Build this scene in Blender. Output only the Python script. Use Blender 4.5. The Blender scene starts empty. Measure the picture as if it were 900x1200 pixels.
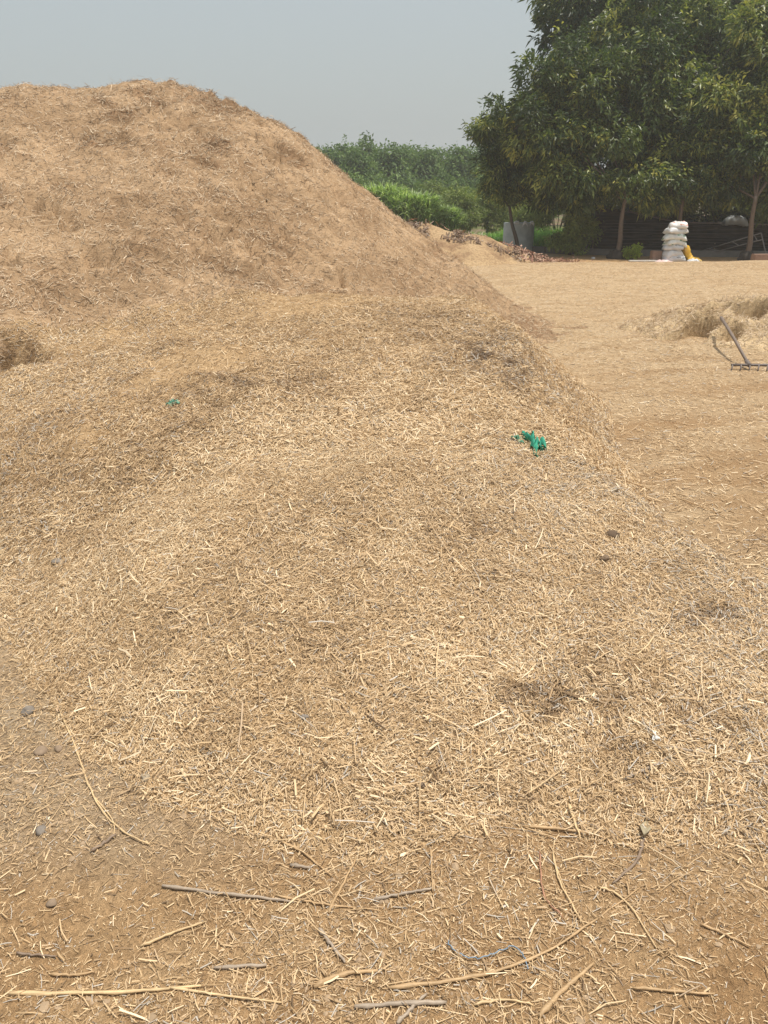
import bpy, bmesh, math, random
import numpy as np
from mathutils import Vector, Matrix

# ------------------------------------------------------------------ camera, sky, sun, exposure
C = bpy.context.scene
PITCH = math.radians(22.3); CAMZ = 1.6; FPX = 902.0
cam_d = bpy.data.cameras.new("camera"); cam = bpy.data.objects.new("camera", cam_d)
C.collection.objects.link(cam); C.camera = cam
cam.location = (0, 0, CAMZ); cam.rotation_euler = (math.pi / 2 - PITCH, 0, 0)
cam_d.sensor_fit = 'VERTICAL'; cam_d.sensor_height = 24.0
cam_d.lens = 24.0 * FPX / 1200.0
cam_d.clip_start = 0.05; cam_d.clip_end = 3000

SUN_EL = math.radians(77); SUN_AZ = math.radians(92)      # azimuth clockwise from +Y (straight ahead)
w = bpy.data.worlds.new("World"); C.world = w; w.use_nodes = True
nt = w.node_tree; nt.nodes.clear()
sky = nt.nodes.new('ShaderNodeTexSky'); sky.sky_type = 'NISHITA'; sky.sun_disc = False
sky.sun_elevation = SUN_EL; sky.sun_rotation = SUN_AZ
sky.air_density = 1.6; sky.dust_density = 6.0; sky.ozone_density = 1.0; sky.altitude = 0
# a dusty veil: the sky's own colour pulled towards an even pale grey
mixn = nt.nodes.new('ShaderNodeMix'); mixn.data_type = 'RGBA'; mixn.inputs[0].default_value = 0.62
mixn.inputs[7].default_value = (4.7, 5.2, 5.45, 1)
bg = nt.nodes.new('ShaderNodeBackground'); bg.inputs[1].default_value = 0.092
wo = nt.nodes.new('ShaderNodeOutputWorld')
nt.links.new(sky.outputs[0], mixn.inputs[6]); nt.links.new(mixn.outputs[2], bg.inputs[0]); nt.links.new(bg.outputs[0], wo.inputs[0])

sd = bpy.data.lights.new("sun", 'SUN'); so = bpy.data.objects.new("sun", sd); C.collection.objects.link(so)
sd.energy = 3.3; sd.angle = math.radians(0.8); sd.color = (1.0, 0.94, 0.84)
tos = Vector((math.sin(SUN_AZ) * math.cos(SUN_EL), math.cos(SUN_AZ) * math.cos(SUN_EL), math.sin(SUN_EL)))
so.rotation_euler = tos.to_track_quat('Z', 'Y').to_euler(); so.location = (6, 4, 20)

C.view_settings.view_transform = 'Standard'; C.view_settings.look = 'None'
C.view_settings.exposure = 0.42; C.view_settings.gamma = 1.0; C.view_settings.use_curve_mapping = False
C.render.engine = 'CYCLES'
C.cycles.max_bounces = 6; C.cycles.diffuse_bounces = 3; C.cycles.transparent_max_bounces = 8
C.cycles.volume_bounces = 1; C.cycles.use_denoising = True

RNG = np.random.default_rng(7)
random.seed(7)

# ------------------------------------------------------------------ helpers
def tag(o, label=None, cat=None, group=None, kind=None):
    if label: o['label'] = label
    if cat: o['category'] = cat
    if group: o['group'] = group
    if kind: o['kind'] = kind
    return o

def empty(name, loc, label, cat, group=None, rz=0.0):
    o = bpy.data.objects.new(name, None); C.collection.objects.link(o)
    o.location = loc; o.rotation_euler = (0, 0, rz); o.empty_display_size = 0.2
    bpy.context.view_layer.update()
    return tag(o, label, cat, group)

def link(name, me, mat, parent=None, loc=None):
    o = bpy.data.objects.new(name, me); C.collection.objects.link(o)
    if mat: me.materials.append(mat)
    if parent is not None:
        o.parent = parent
    if loc is not None: o.location = loc
    return o

def mesh_np(name, V, F, smooth=False, attrs=None):
    """V (n,3) float, F (m,k) int with k constant"""
    me = bpy.data.meshes.new(name)
    V = np.asarray(V, dtype=np.float32); F = np.asarray(F, dtype=np.int32)
    m, k = F.shape
    me.vertices.add(len(V)); me.vertices.foreach_set("co", V.ravel())
    me.loops.add(m * k); me.loops.foreach_set("vertex_index", F.ravel())
    me.polygons.add(m); me.polygons.foreach_set("loop_start", np.arange(0, m * k, k, dtype=np.int32))
    me.polygons.foreach_set("loop_total", np.full(m, k, dtype=np.int32))
    me.polygons.foreach_set("use_smooth", np.full(m, smooth, dtype=bool))
    me.update(calc_edges=True)
    if attrs:
        for an, (dom, arr) in attrs.items():
            a = me.attributes.new(an, 'FLOAT', dom); a.data.foreach_set("value", np.asarray(arr, dtype=np.float32))
    return me

def vnoise(x, y, seed=0):
    xi = np.floor(x).astype(np.int64); yi = np.floor(y).astype(np.int64)
    xf = x - xi; yf = y - yi
    u = xf * xf * xf * (xf * (xf * 6 - 15) + 10); v = yf * yf * yf * (yf * (yf * 6 - 15) + 10)
    def h(a, b):
        n = (a * 374761393 + b * 668265263 + seed * 1442695041) & 0xFFFFFFFF
        n = ((n ^ (n >> 13)) * 1274126177) & 0xFFFFFFFF
        n = ((n ^ (n >> 16)) * 2246822519) & 0xFFFFFFFF
        return ((n ^ (n >> 15)) & 0xFFFFFF) / float(0xFFFFFF)
    a = h(xi, yi); b = h(xi + 1, yi); c = h(xi, yi + 1); d = h(xi + 1, yi + 1)
    return (a * (1 - u) + b * u) * (1 - v) + (c * (1 - u) + d * u) * v

def fbm(x, y, scale=1.0, octv=4, seed=0, gain=0.5):
    s = 0.0; amp = 1.0; tot = 0.0; f = scale
    for i in range(octv):
        ca, sa = math.cos(0.7 * i + .3), math.sin(0.7 * i + .3)
        s = s + amp * vnoise((x * ca - y * sa) * f + 13.7 * i, (x * sa + y * ca) * f + 7.1 * i, seed + i * 17)
        tot += amp; amp *= gain; f *= 2.03
    return s / tot        # 0..1

def sstep(a, b, x):
    t = np.clip((x - a) / (b - a), 0, 1); return t * t * (3 - 2 * t)

def smax(a, b, k):
    h = np.clip(0.5 + 0.5 * (a - b) / k, 0, 1)
    return b * (1 - h) + a * h + k * h * (1 - h)

# ------------------------------------------------------------------ terrain functions (metres)
def ground_z(x, y):
    x = np.asarray(x, float); y = np.asarray(y, float)
    r = np.sqrt(x * x + y * y)
    near = 1 / (1 + (r / 6) ** 2)
    z = 0.05 * (fbm(x, y, .55, 3, 3) - .5)
    z = z + near * 0.035 * (fbm(x, y, 4.0, 4, 5) - .5)
    # straw carpet of the yard, a hand deep, ending at the strip of bare earth before the fence
    edge = 21.2 + 0.045 * x + 0.8 * (fbm(x, y, .6, 2, 9) - .5)
    yard = sstep(1.0, 2.6, x) * (1 - sstep(edge - .7, edge + .1, y))
    z = z + .07 * yard + yard * .05 * (fbm(x * .5, y, .8, 3, 12) - .5)
    z = z + yard * .014 * np.sin(9 * (x * .96 + y * .28 + .5 * fbm(x, y, .5, 2, 14))) * sstep(.45, .65, fbm(x, y, .5, 2, 15))
    z = z * (1 - sstep(60, 120, r) * .5)
    return z - 0.03

CREST = np.array([(-13, 12.6, 1.5), (-9.5, 11.6, 1.9), (-6.2, 10.7, 2.30), (-5.0, 10.4, 2.70), (-4.2, 10.4, 2.93),
                  (-3.2, 10.5, 2.95), (-2.5, 10.6, 2.96), (-1.9, 10.7, 2.78), (-1.3, 10.8, 2.36)])
def big_z(x, y):
    x = np.asarray(x, float); y = np.asarray(y, float)
    wx = x + .35 * (fbm(x, y, .7, 3, 21) - .5); wy = y + .35 * (fbm(x, y, .7, 3, 22) - .5)
    best = np.full(np.shape(x), -9.0)
    for i in range(len(CREST) - 1):
        a = CREST[i]; b = CREST[i + 1]; ab = b - a
        t = np.clip(((wx - a[0]) * ab[0] + (wy - a[1]) * ab[1]) / (ab[0] ** 2 + ab[1] ** 2), 0, 1)
        dx = wx - (a[0] + t * ab[0]); dy = wy - (a[1] + t * ab[1])
        d = np.sqrt(dx * dx + dy * dy)
        z = a[2] + t * ab[2] - .74 * (np.sqrt(d * d + .55) - .74)
        best = smax(z, best, .12) if i else z
    # spread-out toe
    best = best - .1 - .22 * sstep(-1.2, .6, x); best = np.where(best < .34, .34 * np.exp(np.maximum(best - .34, -6) / .34) - .045 - .5 * sstep(-.35, -1.6, best), best - .045)
    # slumps and clods: little scarps across the slope
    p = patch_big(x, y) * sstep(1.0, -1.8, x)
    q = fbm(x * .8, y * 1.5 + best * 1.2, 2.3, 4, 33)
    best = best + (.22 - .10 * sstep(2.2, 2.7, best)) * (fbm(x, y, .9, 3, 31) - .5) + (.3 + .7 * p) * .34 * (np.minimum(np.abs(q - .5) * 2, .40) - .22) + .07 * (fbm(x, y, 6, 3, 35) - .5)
    # torn ledges: short shelves that break away downhill
    g = fbm(x * .75, y * 1.7, 2.6, 3, 39); lim = sstep(.3, .8, best) * (1 - .75 * sstep(2.25, 2.7, best))
    best = best - lim * .17 * sstep(.56, .62, g) * sstep(.72, .60, g) * sstep(.40, .55, fbm(x, y, .8, 3, 40)) - lim * .05 * (np.abs(fbm(x * .8, y * 1.6, 5.5, 3, 43) - .5) * 2)
    return best

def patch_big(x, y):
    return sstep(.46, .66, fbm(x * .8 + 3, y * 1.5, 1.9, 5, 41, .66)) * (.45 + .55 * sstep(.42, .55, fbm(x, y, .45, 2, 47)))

YF_X = np.array([-9, -4, -2.6, -1.72, -1.12, -.7, 0, .6, 1.2, 1.8, 2.4, 3.2])
YF_Y = np.array([9.0, 5.8, 4.3, 3.05, 2.3, 1.9, 1.68, 1.65, 1.75, 2.15, 3.0, 4.4])
RID_Y = np.array([1.5, 2.2, 2.9, 3.5, 4.2, 5.0, 6.0, 6.8, 8.0])
RID_X = np.array([2.25, 1.85, 1.38, 1.08, .93, .92, 1.00, 1.00, 0.7])
def near_z(x, y):
    x = np.asarray(x, float); y = np.asarray(y, float)
    yf = np.interp(x, YF_X, YF_Y) + .3 * (fbm(x, y, 1.1, 3, 51) - .5)
    t = np.maximum(y - yf, -1.0)
    z = np.where(t > 0, .80 * (1 - np.exp(-t / 3.2) ) * 1.16, t * .25)
    z = np.minimum(z, .95)
    rx = np.interp(y, RID_Y, RID_X) + .18 * (fbm(x, y, .9, 3, 52) - .5)
    over = x - rx
    drop = .80 * (np.sqrt(np.maximum(over + .12, 0) ** 2 + .012) - .11)
    z = z - np.where(over > -.12, drop, 0)
    z = z - .55 * np.maximum(y - 7.4, 0)
    z = z + .17 * (fbm(x * .8, y * 1.1, .95, 3, 55) - .5) * sstep(0, 1, t) + .085 * (fbm(x, y, 3.0, 4, 56) - .5) * sstep(-.2, .6, t)
    # the step in the middle of the slope
    ln = 3.0 + .18 * np.sin(x * 2.3 + .6) + .25 * (fbm(x, y, 1.3, 2, 57) - .5)
    z = z + .05 * sstep(-.12, .12, y - ln) * np.exp(-((x - .1) / .9) ** 2) * np.exp(-np.maximum(y - ln, 0) / .8)
    return z - .0

DAMP_AND_SHADE = [(-3.0, 6.2, .28, .25, 1.6), (.52, 2.1, .22, .16, .9), (1.22, 2.42, .14, .12, 1), (.75, 5.0, .3, .55, .8), (-.05, 2.9, .5, .10, .6), (.2, 1.80, .12, .06, .8), (.98, 1.95, .3, .1, .6), (-.9, 4.6, .5, .35, .55), (-.6, 2.35, .15, .08, .6)]  # first entry paints shade into the left hollow; the rest: damp clumps, dark bands
RK = (4.45, 9.7)
HOLES = [(3.60, 9.12, .30, .24, .26), (3.95, 8.92, .17, .14, .12), (4.45, 9.55, .30, .24, .20), (3.3, 8.6, .2, .14, .06), (4.0, 9.6, .25, .15, .08)]
def rake_z(x, y):
    x = np.asarray(x, float); y = np.asarray(y, float)
    d = np.sqrt(((x - RK[0]) / 1.35) ** 2 + ((y - RK[1]) / 1.25) ** 2)
    z = .50 * (1 - sstep(0, 1.35, d)) - .06
    z = z + (.16 * (fbm(x, y, 2.2, 4, 61) - .5) + .08 * (fbm(x, y, 5, 2, 63) - .5)) * (1 - sstep(.9, 1.4, d)) + .05 * (fbm(x, y, 5, 3, 62) - .5)
    for hx, hy, rx, ry, dep in HOLES:
        lx = (x - hx) / rx; ly = (y - hy - .5 * ry * np.sin((x - hx) * 9)) / ry
        e = np.sqrt(lx * lx + ly * ly * np.where(ly > 0, 1.7, .55))
        z = z - 1.7 * dep * (1 - sstep(.72, 1.10, e)) + .25 * dep * np.exp(-((e - 1.3) / .25) ** 2) * (ly > 0)
    return z

def spoil_z(x, y):
    x = np.asarray(x, float); y = np.asarray(y, float)
    pts = [(-2.5, 24.5, .8), (-.2, 22.5, .86), (1.2, 21.6, .84), (2.3, 21.3, .66), (3.3, 21.2, .30), (4.0, 21.0, .05)]
    best = None
    for i in range(len(pts) - 1):
        a = np.array(pts[i]); b = np.array(pts[i + 1]); ab = b - a
        t = np.clip(((x - a[0]) * ab[0] + (y - a[1]) * ab[1]) / (ab[0] ** 2 + ab[1] ** 2), 0, 1)
        d = np.sqrt((x - a[0] - t * ab[0]) ** 2 + (y - a[1] - t * ab[1]) ** 2)
        z = a[2] + t * ab[2] - .5 * (np.sqrt(d * d + .12) - .35)
        best = z if best is None else smax(z, best, .15)
    return best + .22 * (fbm(x, y, 1.1, 4, 71) - .5) + .07 * (fbm(x, y, 4, 3, 73) - .5)

def comb(x, y):
    x = np.asarray(x, float); y = np.asarray(y, float)
    z = smax(big_z(x, y), near_z(x, y), .16)
    # tussock of pale straw with a dug hollow at the left
    d = np.sqrt(((x + 3.28) / .55) ** 2 + ((y - 6.75) / .5) ** 2)
    z = z + .26 * np.exp(-d * d * 1.6) - .34 * np.exp(-np.maximum(((x + 3.02) / .26) ** 2 + ((y - 6.18) / .2) ** 2, .15) ** 1.6)
    return z
def damp(x, y):  # damp clumps together with the painted shade of the hollow
    d = 0 * np.asarray(x, float)
    for cx, cy, rx, ry, a in DAMP_AND_SHADE: d = d + a * np.exp(-((x - cx) / rx) ** 2 - ((y - cy) / ry) ** 2)
    return np.clip(d * 1.5 * sstep(.45, .62, fbm(x, y, 9.0, 4, 131, .6)), 0, 1)
def dull(x, y):
    """where the mound is covered by the tall heap's fine brown chaff rather than by golden straw"""
    return 1 - sstep(-.45, .55, x + 1.45 - .55 * (y - 3.7) + .8 * (fbm(x, y, 1.6, 4, 133) - .5)) * 1.0
def all_z(x, y):
    g = ground_z(x, y)
    h = comb(x, y)
    return np.maximum(np.maximum(g, h), np.maximum(rake_z(x, y), spoil_z(x, y)))

def ray(px, py):
    u = (px - 450) / FPX; v = (py - 600) / FPX
    cp, sp = math.cos(PITCH), math.sin(PITCH)
    return np.array([u, cp - v * sp, -sp - v * cp])
def hit(px, py, lift=0.0):
    """where the line through that point of the photograph meets the terrain"""
    d = ray(px, py); t = np.concatenate([np.arange(.8, 8, .01), np.arange(8, 45, .04)])
    X = d[0] * t; Y = d[1] * t; Z = CAMZ + d[2] * t
    h = all_z(X, Y) + lift
    k = int(np.argmax(Z < h))
    return Vector((float(X[k]), float(Y[k]), float(h[k])))
def at(px, py, Y):
    d = ray(px, py); t = Y / d[1]
    return Vector((d[0] * t, Y, CAMZ + d[2] * t))
def gz(x, y): return float(all_z(np.array([x]), np.array([y]))[0])

# ------------------------------------------------------------------ materials
def mat(name, rough=.8, spec=.3):
    m = bpy.data.materials.new(name); m.use_nodes = True
    b = m.node_tree.nodes['Principled BSDF']
    b.inputs['Roughness'].default_value = rough; b.inputs['Specular IOR Level'].default_value = spec
    return m, m.node_tree, b
def N(t, ty, **kw):
    n = t.nodes.new(ty)
    for k, v in kw.items(): setattr(n, k, v)
    return n
def ramp(t, stops, interp='LINEAR'):
    r = t.nodes.new('ShaderNodeValToRGB'); cr = r.color_ramp; cr.interpolation = interp
    while len(cr.elements) > len(stops): cr.elements.remove(cr.elements[-1])
    while len(cr.elements) < len(stops): cr.elements.new(.5)
    for e, (p, c) in zip(cr.elements, stops):
        e.position = p; e.color = (c[0], c[1], c[2], 1)
    return r
def noise(t, scale, detail=4, rough=.55, vec=None, dist=0):
    n = N(t, 'ShaderNodeTexNoise'); n.inputs['Scale'].default_value = scale; n.inputs['Detail'].default_value = detail
    n.inputs['Roughness'].default_value = rough; n.inputs['Distortion'].default_value = dist
    if vec is not None: t.links.new(vec, n.inputs['Vector'])
    return n
def mapping(t, scale, rot=(0, 0, 0)):
    g = N(t, 'ShaderNodeTexCoord'); m = N(t, 'ShaderNodeMapping'); m.inputs['Scale'].default_value = scale; m.inputs['Rotation'].default_value = rot
    t.links.new(g.outputs['Object'], m.inputs['Vector']); return m.outputs[0]
def mix(t, fac, a, b, mode='MIX'):
    n = N(t, 'ShaderNodeMix', data_type='RGBA', blend_type=mode)
    for i, v in ((0, fac), (6, a), (7, b)):
        if isinstance(v, (int, float)): n.inputs[i].default_value = v
        elif isinstance(v, tuple): n.inputs[i].default_value = (v[0], v[1], v[2], 1)
        else: t.links.new(v, n.inputs[i])
    return n.outputs[2]
def bump(t, b, h, dist=.01, strength=.6, chain=None):
    n = N(t, 'ShaderNodeBump'); n.inputs['Distance'].default_value = dist; n.inputs['Strength'].default_value = strength
    t.links.new(h, n.inputs['Height'])
    if chain is not None: t.links.new(chain, n.inputs['Normal'])
    t.links.new(n.outputs[0], b.inputs['Normal']); return n.outputs[0]

def plain(name, c, rough=.8, var=.25, scale=8, spec=.3, bmp=.003):
    m, t, b = mat(name, rough, spec)
    n = noise(t, scale, 5, .6, mapping(t, (1, 1, 1)))
    r = ramp(t, [(.25, tuple(v * (1 - var) for v in c)), (.75, tuple(min(1, v * (1 + var)) for v in c))])
    t.links.new(n.outputs[0], r.inputs[0]); t.links.new(r.outputs[0], b.inputs['Base Color'])
    bump(t, b, n.outputs[0], bmp, .5)
    return m

def chaff_material(name, pale, tan, brown, patch=None):
    """fine chopped straw seen as a surface: small stretched flecks in three directions, brown under-layer"""
    m, t, b = mat(name, .85, .15)
    fl = None; hs = None
    for i, (sx, sy, rot) in enumerate(((60, 260, .4), (240, 70, -.5), (150, 60, 1.1))):
        n = noise(t, 1.0, 2, .6, mapping(t, (sx, sy, 120), (0, 0, rot)), .4)
        if fl is None: fl = n.outputs[0]
        else:
            mx = N(t, 'ShaderNodeMath', operation='MAXIMUM'); t.links.new(fl, mx.inputs[0]); t.links.new(n.outputs[0], mx.inputs[1]); fl = mx.outputs[0]
    r = ramp(t, [(.46, brown), (.56, tan), (.72, pale)])
    t.links.new(fl, r.inputs[0])
    big = noise(t, .9, 5, .6, mapping(t, (1, 1.4, 1.8)))
    br = ramp(t, [(.35, (.78, .75, .72)), (.62, (1.08, 1.08, 1.08))]); t.links.new(big.outputs[0], br.inputs[0])
    col = mix(t, 1.0, r.outputs[0], br.outputs[0], 'MULTIPLY')
    mid = noise(t, 9, 5, .65, mapping(t, (1, 1.6, 1)))
    mr = ramp(t, [(.3, (.80, .77, .73)), (.6, (1.05, 1.05, 1.05))]); t.links.new(mid.outputs[0], mr.inputs[0])
    col = mix(t, 1.0, col, mr.outputs[0], 'MULTIPLY')
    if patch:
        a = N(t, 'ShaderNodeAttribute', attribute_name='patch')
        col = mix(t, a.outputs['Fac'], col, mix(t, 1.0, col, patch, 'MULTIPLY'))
    t.links.new(col, b.inputs['Base Color'])
    c1 = bump(t, b, fl, .006, .8)
    bump(t, b, mid.outputs[0], .03, .6, c1)
    return m

PALE = (.62, .47, .29); TAN = (.46, .32, .175); BROWN = (.27, .17, .085)
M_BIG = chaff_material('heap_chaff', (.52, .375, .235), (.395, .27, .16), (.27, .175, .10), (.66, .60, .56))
M_NEAR = chaff_material('mound_chaff', (.62, .455, .27), (.44, .30, .16), (.26, .17, .09), (.62, .58, .56))
M_RK = chaff_material('loose_chaff', (.70, .56, .36), (.52, .39, .23), (.30, .21, .12))

# the ground: soil near the camera, straw carpet over the yard, bare earth beyond
def ground_material():
    m, t, b = mat('ground_soil', .92, .12)
    v = mapping(t, (1, 1, 1))
    n1 = noise(t, 3.0, 6, .6, v); n2 = noise(t, 55, 5, .7, v); n3 = noise(t, 230, 3, .6, v)
    soil = ramp(t, [(.3, (.34, .205, .10)), (.5, (.42, .27, .14)), (.72, (.49, .335, .185))]); t.links.new(n1.outputs[0], soil.inputs[0])
    gr = ramp(t, [(.34, (.68, .66, .64)), (.5, (1, 1, 1)), (.68, (1.25, 1.23, 1.2))]); t.links.new(n2.outputs[0], gr.inputs[0])
    soilc = mix(t, 1.0, soil.outputs[0], gr.outputs[0], 'MULTIPLY')
    ga = N(t, 'ShaderNodeAttribute', attribute_name='grey')
    soilc = mix(t, ga.outputs['Fac'], soilc, mix(t, 1.0, soilc, (.98, 1.12, 1.36), 'MULTIPLY'))
    # carpet
    fl = None
    for i, (sx, sy, rot) in enumerate(((70, 260, .3), (230, 90, -.5), (160, 80, 1.2))):
        n = noise(t, 1.0, 2, .6, mapping(t, (sx, sy, 50), (0, 0, rot)), .3)
        if fl is None: fl = n.outputs[0]
        else:
            mx = N(t, 'ShaderNodeMath', operation='MAXIMUM'); t.links.new(fl, mx.inputs[0]); t.links.new(n.outputs[0], mx.inputs[1]); fl = mx.outputs[0]
    r = ramp(t, [(.47, (.41, .29, .175)), (.57, (.50, .37, .23)), (.72, (.57, .44, .29))]); t.links.new(fl, r.inputs[0])
    st = noise(t, 1.6, 5, .6, mapping(t, (.7, 2.2, 1), (0, 0, -.25)))
    sr = ramp(t, [(.3, (.80, .73, .66)), (.55, (1.03, 1.03, 1.02))]); t.links.new(st.outputs[0], sr.inputs[0])
    carpet = mix(t, 1.0, r.outputs[0], sr.outputs[0], 'MULTIPLY')
    wa = N(t, 'ShaderNodeAttribute', attribute_name='worn')
    carpet = mix(t, wa.outputs['Fac'], carpet, mix(t, 1.0, carpet, (.84, .76, .68), 'MULTIPLY'))
    ya = N(t, 'ShaderNodeAttribute', attribute_name='yard')
    col = mix(t, ya.outputs['Fac'], soilc, carpet)
    fa = N(t, 'ShaderNodeAttribute', attribute_name='far')
    fn = noise(t, .25, 5, .6, v)
    fr = ramp(t, [(.42, (.17, .115, .075)), (.56, (.12, .13, .05)), (.7, (.08, .12, .035))]); t.links.new(fn.outputs[0], fr.inputs[0])
    col = mix(t, fa.outputs['Fac'], col, fr.outputs[0])
    t.links.new(col, b.inputs['Base Color'])
    c1 = bump(t, b, n3.outputs[0], .006, .9)
    bump(t, b, n2.outputs[0], .022, .9, c1)
    return m
M_GROUND = ground_material()

def tone_material(name, stops, rough=.6, spec=.35, trans=0.0, attr='tone'):
    m, t, b = mat(name, rough, spec)
    a = N(t, 'ShaderNodeAttribute', attribute_name=attr)
    r = ramp(t, stops); t.links.new(a.outputs['Fac'], r.inputs[0]); t.links.new(r.outputs[0], b.inputs['Base Color'])
    if trans:
        tr = N(t, 'ShaderNodeBsdfTranslucent'); ms = N(t, 'ShaderNodeMixShader'); ms.inputs[0].default_value = trans
        mm = mix(t, 1.0, r.outputs[0], (1.3, 1.5, .6), 'MULTIPLY'); t.links.new(mm, tr.inputs['Color'])
        out = t.nodes['Material Output']
        t.links.new(b.outputs[0], ms.inputs[1]); t.links.new(tr.outputs[0], ms.inputs[2]); t.links.new(ms.outputs[0], out.inputs[0])
    return m
M_STRAW = tone_material('straw_stems', [(0, (.17, .11, .062)), (.2, (.34, .225, .12)), (.5, (.54, .375, .205)), (.78, (.69, .51, .30)), (.93, (.80, .65, .44)), (1, (.46, .41, .345))], .5, .4)
M_STRAW_FAR = tone_material('weathered_straw', [(0, (.19, .13, .085)), (.25, (.33, .235, .145)), (.6, (.47, .345, .22)), (1, (.68, .55, .39))], .6, .3)

# ------------------------------------------------------------------ terrain meshes
def grid_mesh(name, xs, ys, zf, attrs=None, keep=None):
    X, Y = np.meshgrid(xs, ys); Z = zf(X, Y)
    ny, nx = X.shape
    V = np.stack([X.ravel(), Y.ravel(), Z.ravel()], 1)
    idx = np.arange(nx * ny).reshape(ny, nx)
    F = np.stack([idx[:-1, :-1].ravel(), idx[:-1, 1:].ravel(), idx[1:, 1:].ravel(), idx[1:, :-1].ravel()], 1)
    if keep is not None:
        K = keep(X, Y, Z).ravel(); F = F[K[F].any(axis=1)]
        used = np.zeros(len(V), bool); used[F.ravel()] = True
        remap = np.cumsum(used) - 1; V = V[used]; F = remap[F]
    at_ = {}
    for k, f in (attrs or {}).items(): at_[k] = ('POINT', f(V[:, 0], V[:, 1]))
    return mesh_np(name, V, F, True, at_)

def yard_mask(x, y):
    edge = 21.2 + .045 * x + .8 * (fbm(x, y, .6, 2, 9) - .5)
    m = sstep(.8, 1.5, x + .6 * (fbm(x, y, 1.5, 3, 81) - .5) + .9 * (y - 2.7)) * sstep(1.9, 2.6, y + .6 * (fbm(x, y, 1.5, 3, 86) - .5)) * (1 - sstep(edge - .3, edge + .2, y))
    m = m * (1 - sstep(14, 22, x))
    lf = sstep(3.2, 5.0, y + .7 * (fbm(x, y, 1.2, 3, 82) - .5)) * (1 - sstep(13, 16, y)) * (x < 1.5)
    return np.maximum(m, lf * .8)
def worn(x, y):
    """trodden brown chaff beside the mound's right foot, in drifts, and faint streaks across the yard"""
    st = fbm(x * .5 + y * .15, y * 1.8 - x * .5, 1.1, 5, 141, .6)
    e = np.exp(-((x - 2.3) / 1.1) ** 2 - ((y - 4.6) / 1.6) ** 2) + .8 * np.exp(-((x - 3.4) / .9) ** 2 - ((y - 6.2) / .8) ** 2)
    return np.clip(e * (.45 + 1.1 * sstep(.40, .6, st)) + .35 * sstep(.55, .68, st), 0, 1)
def grey_mask(x, y): return sstep(-.05, -.8, x + .8 * (fbm(x, y, 1.3, 3, 83) - .5) - .25 * (y - 2)) * sstep(1.25, 1.65, y + .5 * (fbm(x, y, 2, 2, 84) - .5))

tx = np.linspace(-1, 1, 620); xs = .55 * np.sinh(tx * 7.0)
ty = np.linspace(-.62, 1, 640); ys = 2.0 + .55 * np.sinh(ty * 7.2)
me = grid_mesh('ground', xs, ys, ground_z, {'yard': yard_mask, 'worn': worn, 'grey': grey_mask, 'far': lambda x, y: np.maximum(sstep(25.0, 27.5, y + .8 * (fbm(x, y, .7, 2, 85) - .5)), sstep(24, 34, np.abs(x)))})
g = link('ground', me, M_GROUND); tag(g, kind='structure')

owner = lambda x, y: big_z(x, y) - near_z(x, y)      # >0: the tall heap's side
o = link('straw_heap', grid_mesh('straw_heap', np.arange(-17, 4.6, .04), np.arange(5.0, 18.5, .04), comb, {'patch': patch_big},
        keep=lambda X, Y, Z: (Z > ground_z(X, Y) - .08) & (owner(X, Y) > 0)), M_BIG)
HEAP = tag(o, 'tall brown straw heap with a rounded top rising against the sky', 'straw heap')
o = link('straw_mound', grid_mesh('straw_mound', np.arange(-9, 4.2, .022), np.arange(1.2, 9.6, .022), comb,
        {'patch': lambda x, y: np.maximum(damp(x, y), .30 * dull(x, y) * sstep(2.4, 3.6, y))},
        keep=lambda X, Y, Z: (Z > ground_z(X, Y) - .08) & (owner(X, Y) <= 0)), M_NEAR)
MOUND = tag(o, 'low golden mound of chopped straw spread in front of the tall heap', 'straw mound')
o = link('loose_straw_pile', grid_mesh('loose_straw_pile', np.arange(2.2, 7.2, .03), np.arange(7.4, 12.2, .03), rake_z, None,
        keep=lambda X, Y, Z: Z > ground_z(X, Y) - .06), M_RK)
PILE = tag(o, 'shallow pale straw pile with dug-out hollows where the rake leans', 'straw pile')

def spoil_material():
    m, t, b = mat('spoil_earth', .95, .1)
    v = mapping(t, (1, 1, 1)); n = noise(t, 1.4, 6, .65, v); n2 = noise(t, 22, 4, .6, v)
    r = ramp(t, [(.36, (.26, .165, .095)), (.5, (.42, .29, .165)), (.7, (.50, .36, .21))]); t.links.new(n.outputs[0], r.inputs[0])
    r2 = ramp(t, [(.35, (.7, .68, .66)), (.55, (1.05, 1.05, 1.05))]); t.links.new(n2.outputs[0], r2.inputs[0])
    t.links.new(mix(t, 1.0, r.outputs[0], r2.outputs[0], 'MULTIPLY'), b.inputs['Base Color'])
    bump(t, b, n2.outputs[0], .04, .8); return m
o = link('spoil_heap', grid_mesh('spoil_heap', np.arange(-6, 7, .06), np.arange(17.5, 28, .06), spoil_z, None,
        keep=lambda X, Y, Z: Z > ground_z(X, Y) - .06), spoil_material())
SPOIL = tag(o, 'low sandy earth bank strewn with brown litter behind the tall heap', 'earth bank')

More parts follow.
